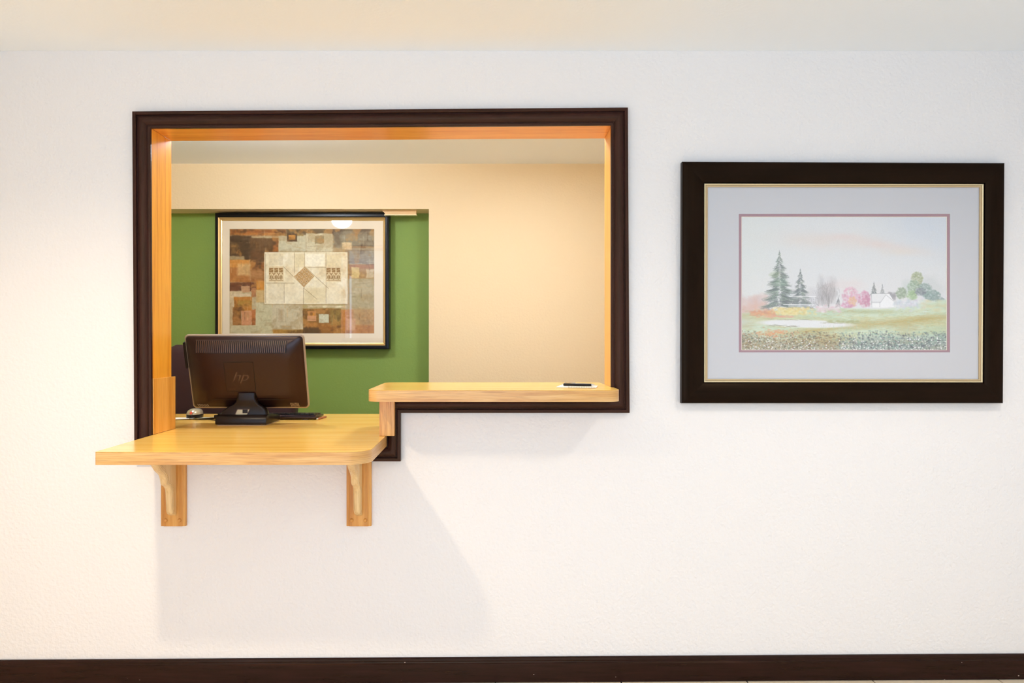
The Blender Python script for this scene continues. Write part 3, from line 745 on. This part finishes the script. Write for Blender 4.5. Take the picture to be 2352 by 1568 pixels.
# ---------------------------------------------------------------- framed prints
def rect_ring(o, i, y0, y1):
    """flat frame between rectangles o and i = (x0, x1, z0, z1), y0 front, y1 back"""
    def c(r): return [(r[0], r[2]), (r[1], r[2]), (r[1], r[3]), (r[0], r[3])]
    A, B = c(o), c(i)
    return loft([[(x, y0, z) for x, z in A], [(x, y0, z) for x, z in B], [(x, y1, z) for x, z in B], [(x, y1, z) for x, z in A]], closed=True)
def bevel_ring(o, i, yo, yi, yb):
    def c(r): return [(r[0], r[2]), (r[1], r[2]), (r[1], r[3]), (r[0], r[3])]
    A, B = c(o), c(i)
    return loft([[(x, yo, z) for x, z in A], [(x, yi, z) for x, z in B], [(x, yb, z) for x, z in B], [(x, yb, z) for x, z in A]], closed=True)
def paint_sheet(name, img, x0, x1, z0, z1, y, parent):
    H, W = img.shape[:2]
    xs = np.linspace(x0, x1, W); zs = np.linspace(z1, z0, H)
    Xg, Zg = np.meshgrid(xs, zs); o0 = wloc(parent)
    co = np.stack([Xg.ravel() - o0.x, np.full(W * H, y - o0.y), Zg.ravel() - o0.z], 1)
    # solid sheet: painted face plus a back face and rim
    idx = np.arange(W * H).reshape(H, W)
    q = np.stack([idx[:-1, :-1], idx[1:, :-1], idx[1:, 1:], idx[:-1, 1:]], -1).reshape(-1, 4)
    bc = np.array([[x0 - o0.x, y + .0008 - o0.y, z1 - o0.z], [x1 - o0.x, y + .0008 - o0.y, z1 - o0.z], [x1 - o0.x, y + .0008 - o0.y, z0 - o0.z], [x0 - o0.x, y + .0008 - o0.y, z0 - o0.z]])
    n0 = W * H
    back = [[n0, n0 + 1, n0 + 2, n0 + 3]]
    V = np.concatenate([co, bc]); Q = np.concatenate([q, np.array(back)])
    me = bpy.data.meshes.new(name)
    me.vertices.add(len(V)); me.vertices.foreach_set('co', V.astype(np.float32).ravel())
    me.loops.add(Q.size); me.loops.foreach_set('vertex_index', Q.astype(np.int32).ravel())
    me.polygons.add(len(Q)); me.polygons.foreach_set('loop_start', np.arange(0, Q.size, 4, dtype=np.int32))
    me.update(calc_edges=True); me.validate()
    lin_ = np.where(img <= .04045, img / 12.92, ((img + .055) / 1.055) ** 2.4)
    col = np.ones((len(V), 4), np.float32); col[:n0, :3] = lin_.reshape(-1, 3)
    at = me.color_attributes.new('paint', 'FLOAT_COLOR', 'POINT'); at.data.foreach_set('color', col.ravel())
    m = material(name + '_ink', rough=.8, spec=.2); t = NT(m)
    a = t.n('ShaderNodeVertexColor', layer_name='paint'); t.l(a.outputs['Color'], t.b.inputs['Base Color'])
    me.materials.append(m)
    o = bpy.data.objects.new(name, me); COL.objects.link(o); o.parent = parent
    return o

def corners(x0, y0, x1, y1, d): a = xz(x0, y0, d); b = xz(x1, y1, d); return (a[0], b[0], b[1], a[1])
# watercolour to the right of the window
d = 2.624
wc = empty('framed_watercolor', (1.245, 0, CAMZ - .225)); tag(wc, 'large dark wood frame with grey mat and a pastel meadow watercolour', 'picture')
fo = [xz(*p, d) for p in ((1567, 371), (2307, 374), (2303.5, 926), (1565.5, 926))]
fi = [xz(*p, d) for p in ((1616.5, 417.5), (2266, 419), (2263.5, 881), (1616, 880.5))]
fprof = [(0, .002), (0, .0195), (.04, .0205), (.18, .0240), (.40, .0285), (.62, .0310), (.82, .0315), (.93, .0305), (.985, .0275), (1.0, .024), (1.0, .002)]
mitre_boards('frame_side', fi, fo, fprof, 0, [M['frame_x'], M['frame_z'], M['frame_x'], M['frame_z']], wc)
go = [xz(*p, d) for p in ((1616.5, 417.5), (2266, 419), (2263.5, 881), (1616, 880.5))]
gi = [xz(*p, d) for p in ((1627.5, 428), (2254.5, 428.5), (2252.5, 871), (1627, 870.5))]
def part_way(A, B, t): return [(p[0] + (q[0] - p[0]) * t, p[1] + (q[1] - p[1]) * t) for p, q in zip(A, B)]
mitre_boards('tan_fillet', gi, part_way(gi, go, .46), [(0, .013), (0, .0160), (.7, .0168), (1, .0150), (1, .013)], 0, [M['tan_fillet']] * 4, wc)
mitre_boards('gold_slip', part_way(gi, go, .46), part_way(gi, go, .74), [(0, .013), (0, .0172), (.3, .0186), (.8, .0186), (1, .0170), (1, .013)], 0, [M['gold_pale']] * 4, wc)
mitre_boards('dark_rebate', part_way(gi, go, .74), go, [(0, .012), (0, .0150), (1, .0150), (1, .012)], 0, [M['frame_x'], M['frame_z']] * 2, wc)
d = 2.638
mo = corners(1618, 419, 2264, 880, d); mi = corners(1697, 491, 2182, 809, d)
obj('mat_board', *bevel_ring(mo, mi, -.0122, -.0122, -.0102), M['mat_grey'], wc)
m2 = corners(1703.5, 497, 2176.5, 804, d)
obj('inner_mat', *bevel_ring((mi[0] - .02, mi[1] + .02, mi[2] - .02, mi[3] + .02), m2, -.0101, -.0101, -.0086), M['mat_mauve'], wc, )
obj('mat_lip', *rect_ring((m2[0] - .003, m2[1] + .003, m2[2] - .003, m2[3] + .003), (m2[0] + .0018, m2[1] - .0018, m2[2] + .0018, m2[3] - .0018), -.0085, -.0076), M['paper'], wc)
paint_sheet('watercolor_sheet', paint_landscape(), m2[0] - .001, m2[1] + .001, m2[2] - .001, m2[3] + .001, -.0072, wc)
box('glass_pane', mo[0] + .004, mo[1] - .004, -.0142, -.0128, mo[2] + .004, mo[3] - .004, M['glass_matt'], wc)
box('backing', mo[0], mo[1], -.0060, -.0010, mo[2], mo[3], M['backing'], wc)

# abstract print in the green recess
FD = 4.405; yb = ON
ab = empty('framed_abstract', (-1.16, ON, 1.19)); tag(ab, 'framed abstract print in browns on the green wall behind the monitor', 'picture')
fo = [xz(*p, FD) for p in ((493.5, 489), (893.5, 489), (893.5, 801.5), (493.5, 801.5))]
fi = [xz(*p, FD) for p in ((500, 498.5), (884.5, 498.5), (884.5, 793), (500, 793))]
dep = 4.475 - FD
mitre_boards('frame_side', fi, fo, [(0, .004), (0, dep - .004), (.15, dep - .001), (.5, dep), (.9, dep - .001), (1, dep - .005), (1, .0006)], ON, [M['black_frame']] * 4, ab)
gi = [xz(*p, FD) for p in ((507, 505.5), (879, 505.5), (879, 787), (507, 787))]
mitre_boards('gold_slip', gi, fi, [(0, .03), (0, dep - .022), (.3, dep - .02), (.45, dep - .014), (1, dep - .006), (1, .03)], ON, [M['gold']] * 4, ab)
md = FD + .025
mo = corners(503, 501, 882, 790, md); mi = corners(527, 525.5, 859.5, 765.5, md)
obj('mat_board', *bevel_ring(mo, mi, md - D0, md - D0 + .0001, md - D0 + .003), M['mat_cream'], ab)
paint_sheet('abstract_sheet', paint_abstract(), mi[0] - .001, mi[1] + .001, mi[2] - .001, mi[3] + .001, md - D0 + .0035, ab)
box('glass_pane', mo[0] + .002, mo[1] - .002, md - D0 - .0035, md - D0 - .0020, mo[2] + .002, mo[3] - .002, M['glass'], ab)
box('backing', mo[0], mo[1], md - D0 + .006, md - D0 + .012, mo[2], mo[3], M['backing'], ab)

# small cream bracket under the soffit, over the corner of the print
sb = empty('soffit_bracket', (-.58, 4.40 - D0, NZ)); tag(sb, 'small cream metal bracket under the soffit above the abstract print', 'bracket')
x0, x1 = (882 - VX) * 4.395 / F, (957 - VX) * 4.395 / F
obj('bracket_body', *prism([(x0 - .012, NZ - .0002), (x0 + .004, NZ - .012), (x0 + .012, NZ - .024), (x1, NZ - .026), (x1, NZ - .0002)], 4.368 - D0, 4.398 - D0, 'y'), M['cream_metal'], sb, bevel=.001)
box('lower_lip', x0 + .006, x1 + .004, 4.362 - D0, 4.398 - D0, NZ - .0305, NZ - .0262, M['gold_pale'], sb, bevel=.0006)

# ---------------------------------------------------------------- monitor seen from behind
MB = Vector((-1.0325, .37, LOW))
mon = empty('computer_monitor', MB); tag(mon, 'dark flat-screen monitor seen from behind on the lower counter', 'monitor')
PC = Vector((-1.018, .325, 1.1165)); PU = Vector((0, -.285, .959)).normalized(); PN = Vector((0, -.959, -.285)).normalized(); PX = Vector((1, 0, 0))
def PP(a, b, c): return tuple(PC + PX * a + PU * b + PN * c)
HW, HH = .2410, .1580
obj('bezel', *loft([[PP(a, b, c) for a, b in rrect(w, h, r)] for w, h, r, c in ((HW - .005, HH - .005, .012, -.022), (HW - .002, HH - .002, .014, -.019), (HW, HH, .015, -.013), (HW, HH, .015, -.003), (HW - .002, HH - .002, .014, -.001))]), M['bezel'], mon, smooth=True, ang=50)
obj('screen', *loft([[PP(a, b, c) for a, b in rrect(HW - .022, HH - .022, .004, 2)] for c in (-.0232, -.0222)]), M['screen'], mon)
shell_rings = [(.0045, .014, -.002), (.0055, .014, .002), (.010, .016, .006), (.016, .020, .0085), (.022, .024, .0125), (.038, .034, .0215), (.055, .046, .0290), (.066, .050, .0320), (.078, .052, .0335)]
shell = obj('back_shell', *loft([[PP(a, b, c) for a, b in rrect(HW - i, HH - i * .93, r)] for i, r, c in shell_rings]), M['plastic'], mon, smooth=True, ang=60)
# vent ribs along the sloped upper part of the shell
def shell_c(b, up=True):
    i = (HH - abs(b)) / .93
    for (i0, _, c0), (i1, _, c1) in zip(shell_rings, shell_rings[1:]):
        if i0 <= i <= i1: return c0 + (c1 - c0) * (i - i0) / (i1 - i0)
    return shell_rings[-1][2]
def rib(x, b0, b1, w, h, lean):
    rings = []
    for k in range(4):
        b = b0 + (b1 - b0) * k / 3; c = shell_c(b); xx = x + lean * k / 3
        rings.append([PP(xx - w, b, c - .001), PP(xx - w * .8, b, c + h), PP(xx + w * .8, b, c + h), PP(xx + w, b, c - .001)])
    return loft(rings)
vr = []
for k in range(7):
    b = .1400 - .0485 * k / 6; c = shell_c(b)
    vr.append([PP(-.191, b, c - .001), PP(-.191, b, c + .0006), PP(.178 - .004 * k / 6, b, c + .0006), PP(.178 - .004 * k / 6, b, c - .001)])
obj('vent_gap_shade', *loft(vr), M['plastic_black'], shell)  # black strip painted as the shade between the ribs
for k in range(46):
    x = -.186 + k * .00795
    obj('vent_rib', *rib(x, .137, .094, .0021, .0034, .0015 - .006 * k / 45), M['plastic_rib'], shell)
for k in range(7):
    obj('vent_rib', *rib(.170 + k * .0052, -.1270, -.1470, .0014, .0018, .001), M['bezel'], shell)  # pale ribs stand in for light coming through the slits
for k in range(7):
    obj('vent_rib', *rib(-.214 + k * .0066, -.1340, -.1475, .0014, .0018, .003), M['bezel'], shell)  # same on the left: pale colour paints the light behind the slits
# pale lip drawn as the highlight above the vents, hinge cover line, mount plate with logo
v = []
cl = shell_c(.1405)
obj('vent_highlight', *loft([[PP(x, .1405, cl + .0002), PP(x, .1405, cl + .0028), PP(x, .1390, cl + .0032), PP(x, .1390, cl)] for x in (-.190, .180)]), M['plastic_rib'], shell)
cf = .0335
mp = obj('mount_plate', *loft([[PP(-.021 + a, -.0075 + b, c) for a, b in rrect(.0585, .0610, .003, 2)] for c in (cf - .001, cf + .0012)]), M['plastic'], mon, bevel=.0004, segs=1)
obj('mount_groove', *loft([[PP(-.021 + a, -.0075 + b, c) for a, b in rrect(w, h, .003, 2)] for w, h, c in ((.0610, .0635, cf - .0005), (.0610, .0635, cf + .0003), (.0586, .0611, cf + .0003), (.0586, .0611, cf - .0005))], closed=True), M['plastic_black'], mon)
tc = bpy.data.curves.new('logo_text', 'FONT'); tc.body = 'hp'; tc.size = .070; tc.shear = .35; tc.extrude = .0006; tc.align_x = 'CENTER'; tc.align_y = 'CENTER'; tc.space_character = .92
to = bpy.data.objects.new('logo_text', tc); COL.objects.link(to)
bpy.context.view_layer.update()
tm = bpy.data.meshes.new_from_object(to.evaluated_get(bpy.context.evaluated_depsgraph_get()))
tv = [tuple(q.co) for q in tm.vertices]; tf = [tuple(p.vertices) for p in tm.polygons]
bpy.data.objects.remove(to); bpy.data.curves.remove(tc); bpy.data.meshes.remove(tm)
# lettering stands on the plate facing the lobby
obj('logo', [PP(-.020 + a, -.0075 + b * .78, cf + .0012 + c + .0006) for a, b, c in tv], tf, M['logo'], mp)
obj('side_port', *loft([[PP(-HW - .0035 + a * .5, .072 + b, c) for a, b in rrect(.009, .055, .004, 3)] for c in (-.022, .004)]), M['plastic_black'], mon, bevel=.001)
obj('seam_bar', *loft([[PP(x, -.107, .0330), PP(x, -.107, .0339), PP(x, -.1085, .0339), PP(x, -.1085, .0330)] for x in (-.14, .17)]), M['plastic_black'], mon)
# neck: flared arm with a cable hole, from the shell down to the base
NB = MB + Vector((0, -.012, 0))
def ring_neck(cx, cy, z, hw, hd, r): return [(cx + a, cy + b, z) for a, b in rrect(hw, hd, r, 4)]
nk = [(-1.018, .318, 1.032, .036, .010, .008), (-1.018, .318, 1.010, .038, .013, .010), (-1.019, .322, .995, .044, .014, .010), (-1.021, .326, .983, .056, .015, .011), (-1.024, .330, .974, .074, .016, .012), (-1.027, .333, .964, .086, .017, .012), (-1.030, .335, .952, .0945, .018, .012), (-1.0325, .336, .940, .0985, .020, .013), (-1.0325, .337, .930, .0985, .022, .013)]
neck = obj('stand_neck', *loft([ring_neck(*q) for q in nk[::-1]]), M['plastic_black'], mon, smooth=True, ang=50)
# cable slot in the neck: bright rim, pale plate painted as the light behind and a dark bar
hz, hy = .9545, .3165
def hole_pts(w, h): return [(-1.036 + a + (b * .45), b + hz) for a, b in rrect(w, h, .003, 3)]
obj('cable_slot_rim', *loft([[(x, hy + dy, z) for x, z in hole_pts(w, h)] for w, h, dy in ((.0265, .0125, .006), (.0265, .0125, -.002), (.0238, .0105, -.002), (.0238, .0105, .006))], closed=True), M['plastic_rib'], neck, smooth=True)
obj('cable_slot_light', *loft([[(x, hy + dy, z) for x, z in hole_pts(.0238, .0105)] for dy in (-.0005, .004)]), M['grey_card'], neck)
box('cable_slot_bar', -1.036 + .001, -1.036 + .022, hy - .0018, hy + .002, hz - .005, hz + .0095, M['plastic_black'], neck)
# base: low foot with a rolled front
bprof = [(.288, .0036), (.2855, .006), (.2850, .016), (.2865, .026), (.2905, .034), (.297, .0395), (.306, .042), (.36, .042), (.47, .026), (.478, .018), (.478, .0036)]
base = obj('stand_base', *prism([(y, LOW + z) for y, z in bprof], -1.1355, -.9295, 'x'), M['plastic_black'], mon, bevel=.004, smooth=True, ang=60)
obj('base_pad', *prism(outline([(-1.134, .290, .01), (-.931, .290, .01), (-.931, .476, .01), (-1.134, .476, .01)]), LOW + .0002, LOW + .0034, 'z'), M['bezel'], mon)

# ---------------------------------------------------------------- keyboard, mouse, papers on the lower counter
kb = empty('keyboard', (-1.0, .57, LOW)); tag(kb, 'black computer keyboard lying behind the monitor stand', 'keyboard')
kp = [(.502, .004), (.500, .012), (.503, .0215), (.640, .0125), (.645, .009), (.645, .004)]
obj('keyboard_body', *prism([(y, LOW + z) for y, z in kp], -1.224, -.782, 'x'), M['plastic'], kb, bevel=.002, smooth=True, ang=40)
parts = []
for r in range(6):
    for c in range(20):
        x = -1.212 + c * .0211; y = .514 + r * .0205; z = LOW + .0215 - (y - .503) * .0657
        parts.append(box_vf(x, x + .0175, y, y + .0165, z - .001, z + .0055))
v, f = join(parts); tag(obj('keycaps', v, f, M['plastic_black'], kb), kind='stuff')
for x in (-1.19, -.83): box('foot', x - .012, x + .012, .506, .520, LOW + .0001, LOW + .0055, M['plastic_black'], kb)
pn2 = empty('pencil', (-.765, .56, LOW)); tag(pn2, 'brown pencil lying at the right end of the keyboard', 'pencil')
obj('barrel', *tube([(-.775, .5, LOW + .0045), (-.762, .600, LOW + .0045)], .0042, 8), material('brown_pencil_lacquer', srgb(150, 84, 50), .35), pn2, smooth=True)
obj('tip', *tube([(-.775, .5, LOW + .0045), (-.7764, .489, LOW + .0036)], [.0042, .0007], 8), M['grey_card'], pn2, smooth=True)

ms = empty('computer_mouse', (-1.344, .585, LOW)); tag(ms, 'silver and black computer mouse beside the oak jamb', 'mouse')
def mouse_ring(z, w, l, n=24): return [(-1.344 + w * math.cos(2 * math.pi * k / n), .592 + l * math.sin(2 * math.pi * k / n), z) for k in range(n)]
obj('mouse_base', *loft([mouse_ring(LOW + .0015, .029, .050), mouse_ring(LOW + .004, .0315, .0535), mouse_ring(LOW + .014, .0320, .054), mouse_ring(LOW + .017, .0315, .053)]), M['plastic_black'], ms, smooth=True, ang=50)
obj('mouse_shell', *loft([mouse_ring(LOW + .0172, .0312, .0525), mouse_ring(LOW + .026, .0302, .050), mouse_ring(LOW + .034, .0262, .043), mouse_ring(LOW + .040, .018, .031), mouse_ring(LOW + .0425, .008, .014)]), M['silver'], ms, smooth=True, ang=60)
v, f = lathe([(.0062, 0), (.0062, .002), (.005, .003)], 0, 0, 14)
obj('emblem', [(-1.340 + a, .5425 - c + b * .5, LOW + .0265 + b) for a, b, c in v], f, M['red_dot'], ms)
obj('cable', *tube([(-1.344, .540, LOW + .008), (-1.335, .515, LOW + .0035), (-1.30, .497, LOW + .0028), (-1.25, .500, LOW + .0028), (-1.21, .470, LOW + .0028), (-1.17, .430, LOW + .0028), (-1.15, .40, LOW + .0028)], .0022, 6), M['plastic_black'], ms, smooth=True)

def sheet(name, pts, z, mat, label, cat, curl=.0, n=8):
    """thin sheet of paper, gently curled, from four corners"""
    A, B, C, Dd = [Vector((*p, 0)) for p in pts]; rings = []
    top, bot = [], []
    V = []
    for k, dz in ((0, 0), (1, .0006)):
        for i in range(n + 1):
            for j in range(n + 1):
                u, w = i / n, j / n
                p = (A * (1 - u) + B * u) * (1 - w) + (Dd * (1 - u) + C * u) * w
                V.append((p.x, p.y, z + dz + curl * (u * u * .6 + (1 - w) ** 3 * .4)))
    N = (n + 1) ** 2; Fc = []
    for i in range(n):
        for j in range(n):
            a = i * (n + 1) + j; q = (a, a + 1, a + n + 2, a + n + 1)
            Fc.append(q); Fc.append(tuple(N + t for t in q[::-1]))
    rim = [i * (n + 1) for i in range(n + 1)] + [n * (n + 1) + j for j in range(1, n + 1)] + [i * (n + 1) + n for i in range(n - 1, -1, -1)] + [j for j in range(n - 1, 0, -1)]
    for a, b in zip(rim, rim[1:] + rim[:1]): Fc.append((a, b, N + b, N + a))
    o = obj(name, V, Fc, mat, None, smooth=True, ang=40, origin=(A.x, A.y, z)); tag(o, label, cat); return o
sheet('paper_sheet', [(-1.45, .49), (-1.325, .505), (-1.33, .60), (-1.46, .59)], LOW + .0006, M['paper'], 'white paper under the mouse next to the oak jamb', 'paper', .004)
sheet('grey_card', [(-1.318, .520), (-1.235, .505), (-1.230, .60), (-1.31, .61)], LOW + .0006, M['grey_card'], 'greyish card between the mouse and the monitor stand', 'card', .010)

# ---------------------------------------------------------------- notepad and pen on the raised ledge
pad = empty('notepad', (.285, -.03, HIGH)); tag(pad, 'small white wire-bound notepad on the right of the raised ledge', 'notepad')
pp = [(.214, -.058), (.352, -.088), (.372, .012), (.236, .040)]
obj('page_block', *prism(pp, HIGH + .0004, HIGH + .0042, 'z'), M['paper'], pad, bevel=.0005, segs=1)
for k in range(17):
    t = .30 + .66 * k / 16; x = pp[0][0] + (pp[1][0] - pp[0][0]) * t; y = pp[0][1] + (pp[1][1] - pp[0][1]) * t
    obj('wire_loop', *tube([(x + .001, y + .0045, HIGH + .0050), (x, y + .001, HIGH + .0062), (x, y - .002, HIGH + .0052), (x, y - .003, HIGH + .0030), (x, y - .002, HIGH + .0012), (x, y + .0015, HIGH + .0009)], .0006, 5), M['grey_card'], pad, smooth=True)
pen = empty('ballpoint_pen', (.30, -.03, HIGH + .0042)); tag(pen, 'black ballpoint pen with a chrome clip resting on the notepad', 'pen')
pa, pb_ = Vector((.243, -.020, HIGH + .0102)), Vector((.352, -.047, HIGH + .0098)); dv = pb_ - pa
def pt(t): return tuple(pa + dv * t)
obj('barrel', *tube([pt(0), pt(.02), pt(.5), pt(.52), pt(.90)], [.0044, .0050, .0054, .0054, .0050], 12), M['plastic_black'], pen, smooth=True, ang=50)
obj('tip', *tube([pt(.90), pt(.97), pt(1.02)], [.0048, .0028, .0007], 10), M['chrome'], pen, smooth=True)
up = Vector((0, 0, 1))
obj('clip', *tube([tuple(Vector(pt(.03)) + up * .0052), tuple(Vector(pt(.08)) + up * .0078), tuple(Vector(pt(.20)) + up * .0082), tuple(Vector(pt(.38)) + up * .0060)], .0010, 6), M['chrome'], pen, smooth=True)
obj('push_button', *tube([pt(-.06), pt(-.01), pt(.0)], [.0022, .0026, .0026], 8), M['chrome'], pen, smooth=True)

# ---------------------------------------------------------------- office chair behind the counter
CX, CY = -1.315, 1.0
ch = empty('office_chair', (CX, CY - .15, 0)); tag(ch, 'black upholstered office chair behind the counter and monitor', 'chair')
def cushion(rings): return loft(rings)
bk = []
for z, hw, y, dp in [(.62, .24, .955, .04), (.66, .285, .945, .055), (.80, .318, .955, .060), (.95, .326, .972, .058), (1.08, .332, .990, .052), (1.18, .332, 1.002, .046), (1.212, .322, 1.008, .036), (1.226, .296, 1.012, .022)]:
    bk.append([(CX + a, y + b, z) for a, b in rrect(hw, dp, min(dp * .95, .04), 4)])
obj('backrest', *cushion(bk), M['leather'], ch, smooth=True, ang=60)
obj('seat', *loft([[(CX + a, .80 + b, z) for a, b in rrect(w, l, r, 5)] for z, w, l, r in ((.42, .22, .20, .05), (.44, .255, .235, .07), (.48, .265, .245, .08), (.505, .24, .22, .08))]), M['leather'], ch, smooth=True, ang=60)
obj('back_strut', *tube([(CX, .84, .425), (CX, 1.03, .43), (CX, 1.06, .50), (CX, 1.04, .72)], .02, 8), M['plastic_black'], ch, smooth=True)
for s in (-1, 1):
    obj('armrest', *tube([(CX + s * .24, .86, .45), (CX + s * .31, .86, .47), (CX + s * .32, .86, .62), (CX + s * .32, .72, .65), (CX + s * .32, .96, .66)], .016, 8), M['plastic_black'], ch, smooth=True)
obj('gas_column', *lathe([(.028, .10), (.028, .28), (.020, .28), (.020, .422)], CX, .80, 14), M['plastic_black'], ch, smooth=True, ang=40)
for k in range(5):
    a = 2 * math.pi * k / 5 + .3; e = (CX + .28 * math.cos(a), .80 + .28 * math.sin(a))
    leg = obj('base_arm', *tube([(CX, .80, .115), (e[0], e[1], .075)], [.024, .016], 8), M['plastic_black'], ch, smooth=True)
    v, f = lathe([(.024, -.012), (.027, -.006), (.027, .006), (.024, .012)], 0, 0, 14)
    obj('caster', [(e[0] + c, e[1] + a_, .0275 + b_) for a_, b_, c in v], f, M['plastic_black'], leg, smooth=True, ang=40)
    obj('caster_stem', *tube([(e[0], e[1], .04), (e[0], e[1], .08)], .006, 6), M['chrome'], leg)

# ---------------------------------------------------------------- lamps
LX0, LY0 = -1.21, .51
dl = empty('ceiling_dome_light', (LX0, LY0, CEIL)); tag(dl, 'round globe light on the office ceiling above the lower counter', 'ceiling light')
obj('rim', *lathe([(.060, CEIL - .0005), (.060, CEIL - .014), (.045, CEIL - .020), (.045, CEIL - .0005)], LX0, LY0, 32), M['white_metal'], dl, smooth=True, ang=40)
obj('diffuser', *lathe([(.044, CEIL - .0205), (.068, CEIL - .044), (.078, CEIL - .072), (.080, CEIL - .098), (.074, CEIL - .128), (.058, CEIL - .150), (.036, CEIL - .162), (.012, CEIL - .167)], LX0, LY0, 32), M['lamp_glow'], dl, smooth=True, ang=60)
LX0, LY0 = .22, .62  # disc lamp added out of view to brighten the tan office wall
dl = empty('fill_disc_light', (LX0, LY0, CEIL)); tag(dl, 'added flat round fill light in the office ceiling, out of view', 'ceiling light')
obj('trim_ring', *loft([[(LX0 + r * math.cos(2 * math.pi * k / 28), LY0 + r * math.sin(2 * math.pi * k / 28), z) for k in range(28)] for r, z in ((.15, CEIL - .0005), (.15, CEIL - .008), (.125, CEIL - .010), (.125, CEIL - .0005))], closed=True), M['white_metal'], dl, smooth=True, ang=40)
obj('lens', *lathe([(.124, CEIL - .0008), (.124, CEIL - .003), (.09, CEIL - .0045)], LX0, LY0, 28), M['disc_glow'], dl)
for (x, y), pw, colr in DOWNLIGHTS:
    dn = empty('recessed_downlight', (x, y, CEIL))
    lab = {True: 'recessed ceiling downlight in front of the lower counter', False: 'recessed ceiling downlight in front of the watercolour'}[x < 0]
    if y < -2: lab = 'recessed ceiling downlight behind the viewer on the ' + ('left' if x < 0 else 'right')
    tag(dn, lab, 'downlight', 'recessed lobby downlights')
    obj('trim_ring', *loft([[(x + r * math.cos(2 * math.pi * k / 28), y + r * math.sin(2 * math.pi * k / 28), z) for k in range(28)] for r, z in ((.085, CEIL - .0005), (.085, CEIL - .005), (.062, CEIL - .008), (.062, CEIL - .0005))], closed=True), M['white_metal'], dn, smooth=True, ang=40)
    obj('lens', *lathe([(.061, CEIL - .0008), (.061, CEIL - .003), (.04, CEIL - .0045)], x, y, 24), M['bulb_glow'], dn)
    l = bpy.data.lights.new('downlight_lamp', 'SPOT'); l.energy = pw * 10; l.color = colr; l.spot_size = math.radians(146); l.spot_blend = .85; l.shadow_soft_size = .045
    o = bpy.data.objects.new('downlight_lamp', l); COL.objects.link(o); o.parent = dn; o.location = (0, 0, -.012)
